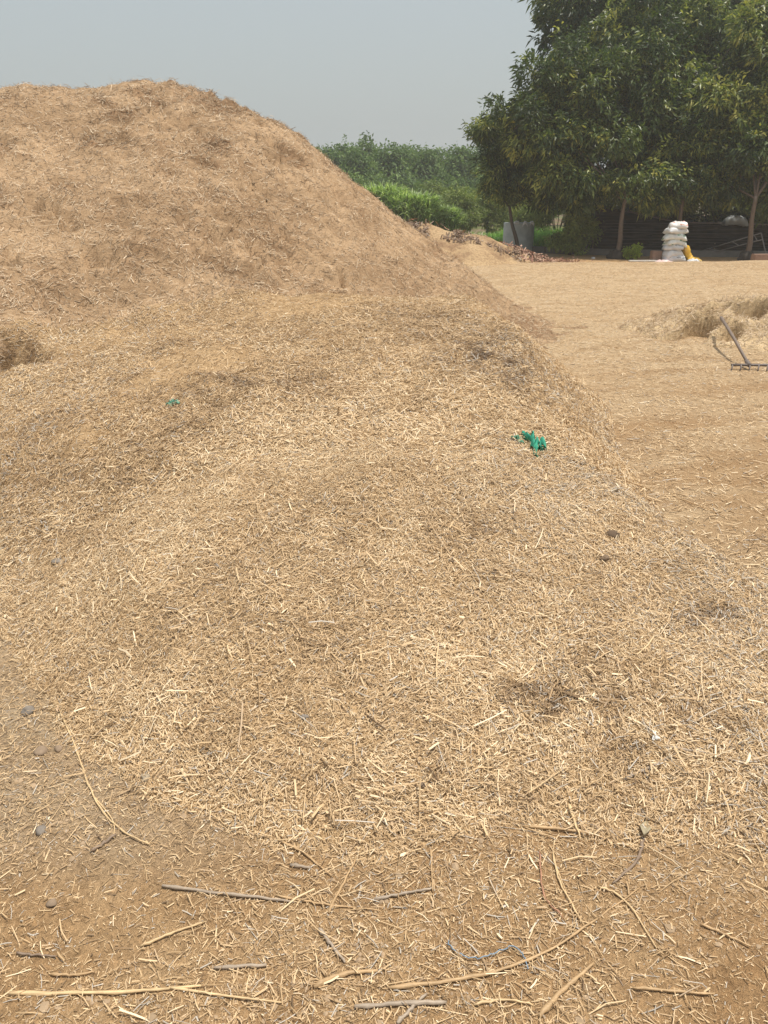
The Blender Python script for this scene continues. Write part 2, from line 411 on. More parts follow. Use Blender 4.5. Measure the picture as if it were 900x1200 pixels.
# ------------------------------------------------------------------ straw pieces
def straw_mesh(name, P, D, Nn, L, W, tone, segs=1, bend=None, flat=.55):
    n = len(P)
    D = D / np.linalg.norm(D, axis=1, keepdims=True)
    S = np.cross(D, Nn); S /= np.linalg.norm(S, axis=1, keepdims=True) + 1e-9
    U = np.cross(S, D)
    rings = segs + 1
    V = np.empty((n, rings, 3, 3), np.float32)
    roll = RNG.uniform(0, 2 * math.pi, n)
    for k in range(rings):
        s = k / segs - .5
        c = P + D * (L * s)[:, None]
        if bend is not None: c = c + S * (bend * (4 * s * s - 1) * .5)[:, None] + U * (np.abs(bend) * .3 * (1 - 4 * s * s))[:, None]
        ww = W * (.5 if k in (0, rings - 1) and segs > 1 else .55)
        for j in range(3):
            a = roll * .35 + j * 2 * math.pi / 3
            V[:, k, j] = c + S * (np.cos(a) * ww)[:, None] + U * (np.sin(a) * ww * flat)[:, None]
    base = (np.arange(n) * rings * 3)[:, None]
    q = []
    for k in range(segs):
        for j in range(3):
            j2 = (j + 1) % 3
            q.append([k * 3 + j, k * 3 + j2, (k + 1) * 3 + j2, (k + 1) * 3 + j])
    q = np.array(q)                                   # (m,4)
    F = (base[:, :, None] + q[None]).reshape(-1, 4)
    return mesh_np(name, V.reshape(-1, 3), F, False, {'tone': ('FACE', np.repeat(tone, len(q)))})

def normals(zf, x, y, e=.02):
    gx = (zf(x + e, y) - zf(x - e, y)) / (2 * e); gy = (zf(x, y + e) - zf(x, y - e)) / (2 * e)
    n = np.stack([-gx, -gy, np.ones_like(gx)], 1); return n / np.linalg.norm(n, axis=1, keepdims=True)

def polar(n, r0, r1, half, power=1.0):
    """points scattered over a wedge round the spot the photographer stands on"""
    u = RNG.random(n); r = (r0 ** power + u * (r1 ** power - r0 ** power)) ** (1 / power)
    th = RNG.uniform(-half, half, n)
    return np.sin(th) * r, np.cos(th) * r

def scatter(zf, x, y, L, W, tone, lift=.008, tilt=.3, name='s', segs=1, bend=None, clump=True):
    n = len(x)
    Nn = normals(zf, x, y)
    ang = RNG.uniform(0, 2 * math.pi, n)
    if clump:    # neighbouring stems lie partly alike
        ang = 2 * math.pi * (fbm(x, y, 3.0, 2, 91) * 1.5) + RNG.normal(0, 1.0, n)
    T = np.stack([np.cos(ang), np.sin(ang), np.zeros(n)], 1)
    T = T - Nn * (T * Nn).sum(1, keepdims=True); T /= np.linalg.norm(T, axis=1, keepdims=True)
    tl = RNG.normal(0, tilt, n)
    D = T * np.cos(tl)[:, None] + Nn * np.sin(tl)[:, None]
    z = zf(x, y)
    P = np.stack([x, y, z], 1) + Nn * (np.abs(RNG.normal(0, lift, n)) + np.abs(np.sin(tl)) * L * .3)[:, None]
    return straw_mesh(name, P, D, Nn, L, W, tone, segs, bend)

def tones(n, mean=.5, sd=.22, grey=.05):
    t = np.clip(RNG.normal(mean, sd, n), 0, .93); t[RNG.random(n) < grey] = 1.0; return t

heights = comb
def chips(owner_obj, name, zf, n, r0, r1, half, power, mask, Lm, Wm, mean, lift, tilt, material, segs=1, sd=.22):
    x, y = polar(n, r0, r1, half, power)
    k = mask(x, y) > RNG.random(n); x = x[k]; y = y[k]
    n = len(x)
    dm = damp(x, y) * (1 if owner_obj is MOUND else 0)
    dl = dull(x, y) * sstep(2.4, 3.8, y) * (1 if owner_obj is MOUND else 0) * (1 - np.exp(-(((x + 3.15) / .7) ** 2 + ((y - 6.7) / .5) ** 2)))
    patchy = -.70 * dm - .07 * dl + .6 * (fbm(x, y, 2.2, 3, 95) - .5) + .5 * (fbm(x * .8, y, .8, 4, 96) - .5) + .5 * (fbm(x * .8, y * 1.3, 6, 3, 99) - .5)
    gsh = .05 + .22 * sstep(.1, 1.3, x) * sstep(6.5, 4.5, y) * sstep(.35, .6, fbm(x, y, 1.2, 3, 98)) + .10 * sstep(-1.2, -2.2, x)
    L = np.clip(RNG.lognormal(math.log(Lm), .50, n), Lm * .25, Lm * 3.2); W = np.clip(RNG.lognormal(math.log(Wm), .3, n), Wm * .5, Wm * 2)
    me = scatter(zf, x, y, L, W, np.where(RNG.random(n) < gsh, 1.0, np.clip(RNG.normal(mean, sd, n) + patchy * .6, 0, .93)),
                 lift, tilt, name, segs, RNG.normal(0, .06, n) * L if segs > 1 else None)
    o = link(name, me, material, owner_obj); o['kind'] = 'stuff'; return o

in_mound = lambda x, y: ((comb(x, y) > ground_z(x, y)) & (owner(x, y) <= 0)).astype(float)
in_heap = lambda x, y: ((comb(x, y) > ground_z(x, y)) & (owner(x, y) > 0)).astype(float)
bald = lambda x, y: .22 + .78 * sstep(.36, .56, fbm(x, y, 1.1, 4, 97) + .25 * (1 - sstep(3.5, 6.5, y)))
dens_m = lambda x, y: in_mound(x, y) * bald(x, y) * (1 - .25 * dull(x, y) * sstep(2.6, 4, y)) * sstep(-.02, .10, comb(x, y) - ground_z(x, y) + .05)
chips(MOUND, 'chopped_straw', comb, 210000, 1.2, 3.6, .80, 2.0, dens_m, .019, .0022, .55, .007, .24, M_STRAW, 2)
chips(MOUND, 'chopped_straw', comb, 380000, 3.6, 8.5, .62, 1.55, dens_m, .024, .0032, .55, .008, .26, M_STRAW, 1)
chips(MOUND, 'chaff_flecks', comb, 170000, 1.2, 4.2, .80, 1.8, in_mound, .008, .0019, .55, .005, .25, M_STRAW, 1)
chips(MOUND, 'straw_splinters', comb, 3500, 1.3, 4.5, .75, 1.6, dens_m, .032, .0044, .66, .010, .2, M_STRAW, 2)
chips(MOUND, 'long_straw', comb, 2600, 1.3, 7, .75, 1.4, in_mound, .075, .0034, .5, .014, .16, M_STRAW, 2)
# tall heap: matted long straw, thicker on the torn brown patches
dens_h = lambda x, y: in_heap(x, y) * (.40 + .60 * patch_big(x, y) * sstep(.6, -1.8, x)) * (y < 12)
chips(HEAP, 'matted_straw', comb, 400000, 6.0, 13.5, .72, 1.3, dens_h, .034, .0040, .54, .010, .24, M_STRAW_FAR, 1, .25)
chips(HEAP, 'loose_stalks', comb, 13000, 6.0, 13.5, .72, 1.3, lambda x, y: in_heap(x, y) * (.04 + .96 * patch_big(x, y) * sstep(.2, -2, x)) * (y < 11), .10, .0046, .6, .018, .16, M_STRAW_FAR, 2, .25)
dens_r = lambda x, y: (rake_z(x, y) > ground_z(x, y)).astype(float)
chips(PILE, 'chopped_straw', rake_z, 110000, 7.2, 11.8, .62, 1.5, dens_r, .045, .0046, .76, .016, .35, M_STRAW_FAR, 1)

# litter over the ground itself
def dens_g(x, y):
    free = (comb(x, y) <= ground_z(x, y) + .01).astype(float)
    a = sstep(.40, .62, fbm(x, y, 1.7, 4, 101) + .20 * sstep(-1.0, -.15, np.maximum(near_z(x, y), -.3) * 3)) 
    right = sstep(.1, .9, x) * .18
    bare = np.exp(-(((x + .72) / .36) ** 2 + ((y - 1.40) / .28) ** 2)) + np.exp(-(((x - .85) / .34) ** 2 + ((y - 1.18) / .30) ** 2))
    a = np.maximum(a, .95 * np.exp(-(((x - .05) / .42) ** 2 + ((y - 1.3) / .5) ** 2)))
    return free * np.clip(.10 + .9 * a + right * a, 0, 1) * (1 - .85 * np.clip(bare, 0, 1))
def litter(name, n, r0, r1, half, power, mask, Lm, Wm, mean, lift, tilt, segs, label, sd=.22):
    x, y = polar(n, r0, r1, half, power); k = mask(x, y) > RNG.random(n); x, y = x[k], y[k]; n = len(x)
    L = np.clip(RNG.lognormal(math.log(Lm), .62, n), Lm * .2, Lm * 4); W = np.clip(RNG.lognormal(math.log(Wm), .35, n), Wm * .4, Wm * 2.2)
    me = scatter(ground_z, x, y, L, W, np.where(RNG.random(n) < .08, 1.0, np.clip(RNG.normal(mean, sd, n), 0, .93)), lift, tilt, name, segs, RNG.normal(0, .08, n) * L if segs > 1 else None, clump=False)
    o = link(name, me, M_STRAW); return tag(o, label, 'straw litter', kind='stuff')
litter('straw_litter', 120000, .75, 3.6, .95, 1.7, dens_g, .014, .0018, .44, .004, .16, 2, 'chopped straw strewn thinly over the brown soil in front')
litter('coarse_straw_litter', 2400, .75, 2.8, .95, 1.6, dens_g, .034, .0026, .52, .006, .08, 2, 'longer broken straw pieces strewn over the brown soil in front')
litter('fine_chaff_litter', 110000, .75, 3.4, .95, 1.6, lambda x, y: (comb(x, y) <= ground_z(x, y) + .01) * (.25 + .75 * fbm(x, y, 3, 3, 104)),   .006, .0015, .45, .002, .12, 1, 'fine chaff flecks over the bare soil in front')
litter('yard_straw_litter', 370000, 2.4, 23.0, .66, 1.2, lambda x, y: ((comb(x, y) <= ground_z(x, y)) & (rake_z(x, y) < ground_z(x, y))) * yard_mask(x, y) * (x > 0) * (1 - .5 * worn(x, y)), .028, .0032, .62, .006, .16, 1, 'pale straw spread flat across the yard floor')

# crumbs of soil
def lumps(name, P, R, mat_, label, kind='stuff', squash=.6):
    ico = bmesh.new(); bmesh.ops.create_icosphere(ico, subdivisions=1, radius=1.0)
    iv = np.array([v.co[:] for v in ico.verts]); fi = np.array([[v.index for v in f.verts] for f in ico.faces]); ico.free()
    n = len(P)
    V = iv[None] * (1 + RNG.uniform(-.28, .28, (n, len(iv), 1))) * R[:, None, None] * np.stack([np.ones(n), RNG.uniform(.7, 1.2, n), np.full(n, squash)], 1)[:, None]
    V = V + P[:, None]
    F = (np.arange(n) * len(iv))[:, None, None] + fi[None]
    me = mesh_np(name, V.reshape(-1, 3), F.reshape(-1, 3), False)
    o = link(name, me, mat_); 
    if label: tag(o, label, 'crumbs', kind=kind)
    return o
x, y = polar(60000, .75, 3.6, .95, 1.7)
k = (comb(x, y) <= ground_z(x, y) + .01) & (fbm(x, y, 2.5, 3, 105) + .12 * grey_mask(x, y) > .47); x, y = x[k], y[k]
lumps('soil_crumbs', np.stack([x, y, ground_z(x, y)], 1), np.clip(RNG.lognormal(math.log(.0022), .6, len(x)), .0008, .014),
      plain('crumb_soil', (.36, .26, .165), .95, .35, 6), 'small crumbs of dry soil over the ground in front')

# ------------------------------------------------------------------ tubes, canes, sticks
def tube_bm(bm, pts, radii, sides=7, cap=True):
    pts = [Vector(p) for p in pts]; n = len(pts); rings = []
    for i, p in enumerate(pts):
        d = (pts[min(i + 1, n - 1)] - pts[max(i - 1, 0)]).normalized()
        up = Vector((0, 0, 1)) if abs(d.z) < .9 else Vector((1, 0, 0))
        s = d.cross(up).normalized(); u = s.cross(d)
        r = radii[i] if isinstance(radii, (list, tuple)) else radii
        rings.append([bm.verts.new(p + (s * math.cos(a) + u * math.sin(a)) * r) for a in [2 * math.pi * k / sides for k in range(sides)]])
    for a, b in zip(rings, rings[1:]):
        for k in range(sides):
            bm.faces.new((a[k], a[(k + 1) % sides], b[(k + 1) % sides], b[k]))
    if cap:
        bm.faces.new(rings[0][::-1]); bm.faces.new(rings[-1])
def spline(pts, n):
    pts = [Vector(p) for p in pts]
    if len(pts) == 2: return [pts[0].lerp(pts[1], i / n) for i in range(n + 1)]
    P = [pts[0] * 2 - pts[1]] + pts + [pts[-1] * 2 - pts[-2]]; out = []
    for i in range(1, len(P) - 2):
        for k in range(n):
            t = k / n; a, b, c, d = P[i - 1], P[i], P[i + 1], P[i + 2]
            out.append(.5 * ((2 * b) + (c - a) * t + (2 * a - 5 * b + 4 * c - d) * t * t + (3 * b - a - 3 * c + d) * t ** 3))
    out.append(pts[-1]); return out
def bm_obj(name, bm, m, parent=None, smooth=True, loc=None):
    bmesh.ops.recalc_face_normals(bm, faces=bm.faces[:])
    me = bpy.data.meshes.new(name); bm.to_mesh(me); bm.free()
    if smooth:
        for p in me.polygons: p.use_smooth = True
    return link(name, me, m, parent, loc)
def recentre(o):
    """put the object's origin at its base"""
    me = o.data; n = len(me.vertices); a = np.empty(n * 3, np.float32); me.vertices.foreach_get('co', a); a = a.reshape(-1, 3)
    c = Vector((float(a[:, 0].mean()), float(a[:, 1].mean()), float(a[:, 2].min())))
    a -= np.array(c[:]); me.vertices.foreach_set('co', a.ravel()); me.update(); o.location = c; return o

def cane_mat(name, c, var=.22):
    m, t, b = mat(name, .55, .35)
    n = noise(t, 1, 4, .6, mapping(t, (25, 25, 25))); s = noise(t, 1, 2, .5, mapping(t, (14, 420, 420)))
    r = ramp(t, [(.25, tuple(v * (1 - var) for v in c)), (.7, tuple(v * (1 + var) for v in c))]); t.links.new(n.outputs[0], r.inputs[0])
    r2 = ramp(t, [(.35, (.8, .78, .76)), (.6, (1.06, 1.06, 1.06))]); t.links.new(s.outputs[0], r2.inputs[0])
    t.links.new(mix(t, 1.0, r.outputs[0], r2.outputs[0], 'MULTIPLY'), b.inputs['Base Color']); bump(t, b, s.outputs[0], .001, .6); return m
M_CANE = {'pale': cane_mat('pale_cane', (.62, .45, .25)), 'tan': cane_mat('tan_cane', (.46, .31, .165)), 'grey': cane_mat('grey_cane', (.36, .29, .22)),
          'dark': cane_mat('dark_stem', (.24, .175, .125)), 'red': cane_mat('reddish_stem', (.40, .21, .13))}

def stick(pix, r, colour, label, name='straw_stalk', cat='stalk', lift=.008, branches=(), flat=False, taper=.6, group='broken stalks on the straw'):
    lift = lift * .75
    """pix: points of the photograph the stalk lies on; it rests on the terrain under them"""
    P = spline([hit(px, py, lift) for px, py in pix], 7)
    P = [p + Vector((random.uniform(-.0015, .0015), random.uniform(-.0015, .0015), random.uniform(-.001, .002))) for p in P]
    r = r * .8; bm = bmesh.new(); n = len(P)
    kn = random.randint(4, 7)
    rad = [r * (1 - (1 - taper) * i / (n - 1)) * (1.28 if i % kn == 2 else random.uniform(.82, 1.12)) for i in range(n)]; rad[0] *= .7; rad[-1] *= .6
    tube_bm(bm, P, rad, 7)
    for br in branches:
        Q = spline([hit(px, py, lift) for px, py in br], 6)
        tube_bm(bm, Q, [r * .7 * (1 - .5 * i / (len(Q) - 1)) for i in range(len(Q))], 6)
    o = bm_obj(name, bm, M_CANE[colour]); recentre(o)
    if flat:
        pass
    return tag(o, label, cat, group)

stick([(12, 1167), (120, 1165), (236, 1158)], .0062, 'pale', 'long pale cane with a forked end lying along the bottom left corner', 'cane', 'cane', branches=[[(200, 1160), (262, 1169), (330, 1176)]])
stick([(190, 1040), (250, 1048), (345, 1057)], .0060, 'grey', 'straight grey cane lying above the forked pale cane on bare soil', 'cane', 'cane')
stick([(322, 1052), (380, 1060), (446, 1068)], .0036, 'tan', 'thin brown stalk touching the right end of the grey cane')
stick([(165, 1110), (200, 1097), (242, 1080)], .0045, 'pale', 'short pale stalk slanting over bare soil below the grey cane')
stick([(250, 1135), (312, 1134)], .0052, 'grey', 'short blunt grey cane lying level above the forked pale cane', 'cane', 'cane', taper=1)
stick([(455, 1160), (540, 1148), (622, 1126), (684, 1090), (750, 1043)], .0062, 'tan', 'longest tan reed curving up to the right from the bottom centre', 'reed', 'reed', taper=.35)
stick([(68, 828), (90, 880), (110, 935), (140, 972), (176, 992)], .0042, 'pale', 'bent pale twig running down the left edge of the straw mound', 'twig', 'twig', branches=[[(110, 935), (132, 962), (134, 984)], [(68, 828), (66, 850)]])
stick([(107, 998), (120, 990), (136, 979)], .0055, 'dark', 'short dark stick beside the lower end of the bent pale twig', 'twig', 'twig', taper=1)
stick([(368, 1157), (396, 1144), (442, 1138)], .0085, 'tan', 'thick curved brown stalk near the bottom centre')
stick([(415, 1180), (470, 1178), (524, 1177)], .0062, 'grey', 'level grey brown cane at the very bottom centre', 'cane', 'cane', taper=1)
stick([(465, 1199), (482, 1184), (500, 1166)], .006, 'grey', 'grey stick crossing the level cane at the bottom centre', 'twig', 'twig')
stick([(632, 1192), (662, 1160), (696, 1130)], .0085, 'tan', 'wide split cane slanting below the long curved reed', 'cane', 'cane', taper=.5)
stick([(666, 945), (672, 962), (681, 986)], .0068, 'pale', 'bright pale splinter standing out beside the brown stalk', 'splinter', 'splinter', lift=.012, taper=.35)
stick([(612, 969), (680, 976), (742, 995)], .0056, 'tan', 'tan stalk lying under the bright pale splinter')
stick([(753, 988), (746, 1009), (718, 1036)], .0062, 'dark', 'dark curved twig hanging from the dry grey leaf', 'twig', 'twig')
stick([(831, 916), (816, 945), (794, 976)], .0052, 'tan', 'brown stalk slanting left on the lower right slope')
stick([(873, 920), (862, 950), (855, 986)], .0048, 'tan', 'steep brown stalk nearest the right edge of the lower slope')
stick([(648, 1000), (656, 1035), (682, 1082)], .0036, 'pale', 'thin pale twig with a side fork above the long curved reed', 'twig', 'twig', branches=[[(652, 1018), (664, 1050)]])
stick([(632, 998), (637, 1050), (660, 1076)], .0030, 'red', 'thin reddish stem left of the forked pale twig', 'twig', 'twig')
stick([(374, 1090), (388, 1108), (405, 1130)], .0062, 'grey', 'flat grey stalk slanting above the thick curved stalk')
stick([(385, 1072), (398, 1045), (417, 1010)], .0048, 'tan', 'brown stalk leaning up right from the thin brown stalk')
stick([(505, 996), (506, 1020), (507, 1046)], .0040, 'tan', 'short upright looking stalk meeting a grey twig end')
stick([(438, 1054), (474, 1050), (508, 1042)], .0052, 'grey', 'grey twig lying left of the short upright looking stalk', 'twig', 'twig')
stick([(780, 876), (840, 886), (899, 906)], .0058, 'grey', 'long grey stick running off the right edge of the slope', 'twig', 'twig')
stick([(730, 914), (762, 900), (792, 884)], .0062, 'grey', 'grey stick with a pale broken end beside the white chip', 'twig', 'twig')
stick([(555, 1180), (590, 1174), (625, 1178)], .0038, 'pale', 'thin pale stalk lying below the long curved reed')
stick([(715, 557), (760, 573), (812, 590), (850, 606)], .0050, 'tan', 'long thin stalk lying along the right shoulder of the mound', lift=.015)
stick([(20, 748), (30, 740), (42, 729)], .0050, 'grey', 'short grey stalk on the dusty left edge of the mound')
stick([(20, 1118), (45, 1121), (66, 1122)], .0040, 'dark', 'thin dark twig at the left edge on bare soil', 'twig', 'twig')
stick([(60, 1142), (85, 1144), (112, 1141)], .0045, 'tan', 'short tan stalk just above the forked pale cane')
stick([(820, 1085), (852, 1098), (880, 1112)], .0040, 'tan', 'thin tan stalk on bare soil near the lower right edge')
stick([(740, 1160), (790, 1163), (838, 1168)], .0042, 'tan', 'kinked tan stalk on bare soil at the lower right')
stick([(700, 1040), (732, 1058), (770, 1112)], .0034, 'pale', 'thin pale stalk crossing bare soil right of the long curved reed')
stick([(325, 985), (356, 1000), (390, 1030)], .0042, 'tan', 'tan stalk at the lower edge of the straw mound')
stick([(340, 1015), (365, 1018)], .0075, 'grey', 'small flat grey chip of cane on soil', 'chip', 'chip', taper=.5)

# blue string
P = spline([hit(px, py, .007) for px, py in [(524, 1104), (530, 1114), (546, 1122), (562, 1126), (578, 1119), (600, 1112), (612, 1120), (618, 1138)]], 6)
P = [p + Vector((random.uniform(-.002, .002), random.uniform(-.002, .002), random.uniform(0, .004))) for p in P]
bm = bmesh.new(); tube_bm(bm, P, .0013, 6)
o = recentre(bm_obj('string', bm, plain('blue_twine', (.20, .29, .38), .6, .25, 60))); tag(o, 'frayed blue string lying above the long curved reed', 'string')

# green plastic scraps
def scrap(px, py, size, seedv, label, m, name='plastic_scrap', cat='plastic scrap', lift=.012, sx=1, sy=1):
    rnd = random.Random(seedv); c = hit(px, py, lift)
    bm = bmesh.new(); n = 15
    grid = []
    for j in range(n):
        row = []
        for i in range(n):
            u = i / (n - 1) - .5; v = j / (n - 1) - .5; a = math.atan2(v, u); r = math.hypot(u, v)
            lobes = .8 + .32 * math.sin(3 * a + seedv) + .2 * math.sin(7 * a + 2 * seedv) + .12 * math.sin(13 * a)
            X = u * size * lobes * sx; Y = v * size * 1.5 * lobes * sy
            zf = .26 * size * (math.sin(u * 17 + 3 * v + seedv) * .5 + math.sin(v * 15 + seedv * 2 - u * 6) * .5) + .1 * size * (1 - 2 * r)
            p = Vector((c.x + X, c.y + Y, 0)); p.z = gz(p.x, p.y) + lift + max(zf, -.1 * size)
            row.append(bm.verts.new(p))
        grid.append(row)
    for j in range(n - 1):
        for i in range(n - 1):
            u = (i + .5) / (n - 1) - .5; v = (j + .5) / (n - 1) - .5
            if rnd.random() < .09: continue
            if abs(u) > .18 and abs(v) > .30 and rnd.random() < .75: continue
            bm.faces.new((grid[j][i], grid[j][i + 1], grid[j + 1][i + 1], grid[j + 1][i]))
    bmesh.ops.delete(bm, geom=[v for v in bm.verts if not v.link_faces], context='VERTS')
    o = bm_obj(name, bm, m); s = o.modifiers.new('s', 'SOLIDIFY'); s.thickness = .0012
    recentre(o); return tag(o, label, cat)
M_GREEN = plain('green_plastic', (.05, .32, .215), .7, .5, 40, .2)
scrap(628, 522, .155, 1.3, 'crumpled bright green plastic scrap on the straw mound', M_GREEN, sx=.62, sy=1.0)
scrap(606, 515, .060, 4.1, 'small dark green shred left of the crumpled green scrap', plain('dark_green_plastic', (.07, .20, .12), .5, .4, 30))
scrap(203, 473, .07, 2.2, 'tiny dull green bit on the upper left of the mound', plain('dull_green_plastic', (.10, .25, .17), .5, .4, 30), sy=.6)
scrap(768, 864, .022, 3.2, 'small white chip on the lower right slope', plain('white_chip', (.72, .70, .66), .6, .1, 30), 'chip', 'chip', lift=.016)

# dry leaf
def leaf_obj(px, py, L, W, ang, label, m):
    c = hit(px, py, .012); bm = bmesh.new(); n = 9; rows = []
    d = Vector((math.cos(ang), math.sin(ang), 0)); s = Vector((-d.y, d.x, 0))
    for i in range(n):
        t = i / (n - 1); w_ = W * math.sin(math.pi * min(1, t * .93 + .04)) ** .8
        row = []
        for k in (-1, -.5, 0, .5, 1):
            p = c + d * (L * (t - .5)) + s * (w_ * k * .5); p.z = c.z + .006 * abs(k) + .006 * math.sin(t * 6)
            row.append(bm.verts.new(p))
        rows.append(row)
    for a, b in zip(rows, rows[1:]):
        for k in range(4): bm.faces.new((a[k], a[k + 1], b[k + 1], b[k]))
    o = bm_obj('leaf', bm, m); so_ = o.modifiers.new('s', 'SOLIDIFY'); so_.thickness = .001
    recentre(o); return tag(o, label, 'leaf')
M_LEAFDRY = plain('dry_leaf', (.34, .29, .19), .7, .25, 60)
leaf_obj(756, 972, .055, .030, 1.15, 'dry grey brown leaf above the dark curved twig', M_LEAFDRY)
leaf_obj(68, 832, .045, .012, 1.9, 'narrow dry leaf at the top of the bent pale twig', plain('pale_leaf', (.55, .40, .26), .7, .2, 60))

# stones and clods
def stone(px, py, r, label, m, seedv):
    rnd = random.Random(seedv); c = hit(px, py, 0); bm = bmesh.new(); bmesh.ops.create_icosphere(bm, subdivisions=3, radius=1)
    off = [Vector((rnd.uniform(-1, 1), rnd.uniform(-1, 1), rnd.uniform(-1, 1))).normalized() for _ in range(9)]
    for v in bm.verts:
        k = 1.0
        for q in off:
            dd = v.co.dot(q)
            if dd > .62: k -= (dd - .62) * .5
        v.co = Vector((v.co.x * r * 1.15 * k, v.co.y * r * k, v.co.z * r * .72 * k))
        v.co += Vector((rnd.uniform(-1, 1), rnd.uniform(-1, 1), rnd.uniform(-1, 1))) * r * .025
    o = bm_obj('stone', bm, m); o.location = (c.x, c.y, c.z + r * .25); o.rotation_euler = (0, 0, rnd.uniform(0, 6)); return tag(o, label, 'stone', 'stones lying on the ground')
M_STONE = plain('grey_stone', (.22, .19, .16), .9, .3, 30, .2, .004); M_CLOD = plain('soil_clod', (.27, .20, .14), .95, .3, 30, .1, .004)
stone(48, 977, .017, 'dark grey stone lowest on the left, on bare soil', M_STONE, 1)
stone(48, 882, .021, 'grey clod left of the bent pale twig, halfway down it', M_CLOD, 2)
stone(68, 880, .015, 'small clod touching the bent pale twig', M_CLOD, 3)
stone(33, 836, .022, 'larger grey stone at the left edge level with the top of the bent twig', M_STONE, 4)
stone(357, 843, .014, 'round grey stone lying alone in golden straw', M_STONE, 5)
stone(495, 921, .012, 'small brown clod in straw left of centre below the round grey stone', M_CLOD, 6)
stone(67, 661, .026, 'flat grey stone high on the left edge of the mound', M_STONE, 7)
stone(62, 1062, .014, 'brown clod on bare soil at lower left', M_CLOD, 8)
stone(170, 913, .016, 'pale grey clod in straw right of the bent pale twig', plain('pale_clod', (.38, .31, .22), .95, .2, 30), 9)
stone(717, 629, .030, 'dark lump painting the shade of a hole in the right shoulder of the mound', plain('hole_shade_lump', (.13, .09, .06), .95, .3, 40), 10)  # added lump, coloured dark to stand for the shade inside a hole
stone(707, 656, .022, 'small damp clod below the dark one on the right shoulder', plain('damp_clod_small', (.17, .12, .08), .95, .3, 40), 11)

# ------------------------------------------------------------------ rake
def build_rake():
    root = empty('rake', tuple(hit(876, 433, 0)), 'grey metal rake with a long handle leaning on the loose straw pile', 'rake')
    M = plain('weathered_metal', (.16, .13, .115), .6, .3, 20, .5); MH = cane_mat('weathered_handle', (.20, .155, .125))
    bpy.context.view_layer.update(); inv = root.matrix_world.inverted(); o3 = root.location
    L = Vector((-.165, .0, .045)); R = Vector((.36, -.02, .045))
    bm = bmesh.new(); tube_bm(bm, [L, L.lerp(R, .5), R], .013, 8); bm_obj('rake_head', bm, M, root)
    for i in range(7):
        p = L.lerp(R, (i + .12) / 6.25); bm = bmesh.new()
        tube_bm(bm, [p, p + Vector((-.012, -.03, -.008)), p + Vector((-.03, -.065, -.045))], [.009, .008, .005], 6); bm_obj('tine', bm, M, root)
    top = at(845, 372, 8.85) - o3
    bm = bmesh.new(); pts = [Vector((.0, .0, .05)), Vector((.0, 0, .05)).lerp(top, .5) + Vector((0, 0, .01)), top]
    tube_bm(bm, pts, [.015, .016, .017], 8); bm_obj('handle', bm, MH, root)
    bm = bmesh.new(); tube_bm(bm, [Vector((0, -.02, .045)), Vector((0, 0, .05)).lerp(top, .06)], .021, 8); bm_obj('socket', bm, M, root)
build_rake()

# ------------------------------------------------------------------ bags, plank, block
def bag_mesh(sx, sy, sz, seedv):
    rnd = random.Random(seedv); bm = bmesh.new(); nu, nv = 22, 16; top = []; bot = []
    ph = [rnd.uniform(0, 6.28) for _ in range(6)]
    def prof(u, v): return max(0, (1 - abs(u) ** 4.5)) ** .5 * max(0, (1 - abs(v) ** 4)) ** .5
    for j in range(nv):
        rt, rb = [], []
        for i in range(nu):
            u = 2 * i / (nu - 1) - 1; v = 2 * j / (nv - 1) - 1; h = prof(u, v)
            pin = 1 - .08 * abs(u) ** 4
            X = u * sx / 2 * (1 - .05 * v * v); Y = v * sy / 2 * pin
            wr = .016 * math.sin(7 * u + ph[0] + 4 * v) + .013 * math.sin(11 * v + ph[1] + 5 * u) + .010 * math.sin(19 * u + ph[2] + 6 * v)
            Z = sz / 2 * h
            droop = -.05 * (u * u) * math.sin(ph[3]) - .05 * abs(u) ** 3 - .03 * abs(v) ** 3
            rt.append((X, Y, Z + wr * h + droop)); rb.append((X, Y, -Z * .85 + wr * .5 * h + droop))
        top.append(rt); bot.append(rb)
    T = [[bm.verts.new(p) for p in r] for r in top]; B = [[bm.verts.new(p) if 0 < i < nu - 1 and 0 < j < nv - 1 else T[j][i] for i, p in enumerate(r)] for j, r in enumerate(bot)]
    for j in range(nv - 1):
        for i in range(nu - 1):
            for G, s in ((T, 1), (B, -1)):
                q = [G[j][i], G[j][i + 1], G[j + 1][i + 1], G[j + 1][i]]
                if s < 0: q = q[::-1]
                try: bm.faces.new(q)
                except ValueError: pass
    return bm
def bag_mat(name, c, stripe=None):
    m, t, b = mat(name, .5, .4)
    v = mapping(t, (1, 1, 1)); n = noise(t, 6, 4, .6, v)
    r = ramp(t, [(.3, tuple(k * .82 for k in c)), (.6, c)]); t.links.new(n.outputs[0], r.inputs[0]); col = r.outputs[0]
    if stripe:
        n2 = noise(t, 1, 2, .5, mapping(t, (6, 6, 22))); r2 = ramp(t, [(.60, (0, 0, 0)), (.63, (1, 1, 1))]); t.links.new(n2.outputs[0], r2.inputs[0])
        col = mix(t, r2.outputs[0], col, stripe)
    t.links.new(col, b.inputs['Base Color']); w2 = noise(t, 30, 3, .6, v); bump(t, b, w2.outputs[0], .006, .5); return m
MW = bag_mat('white_woven_bag', (.72, .73, .73), (.48, .46, .44)); MWR = bag_mat('white_bag_red_print', (.78, .77, .75), (.62, .25, .18)); MWG = bag_mat('white_bag_green_print', (.78, .80, .77), (.10, .30, .17))
MY = bag_mat('yellow_woven_bag', (.70, .42, .04), (.66, .55, .30)); MWGr = bag_mat('grey_white_bag', (.66, .68, .70), (.22, .24, .25)); MP = bag_mat('pink_white_sheet', (.72, .55, .52))
BY = 22.0; BX = at(788, 303, BY).x; z = gz(BX, BY) - .005
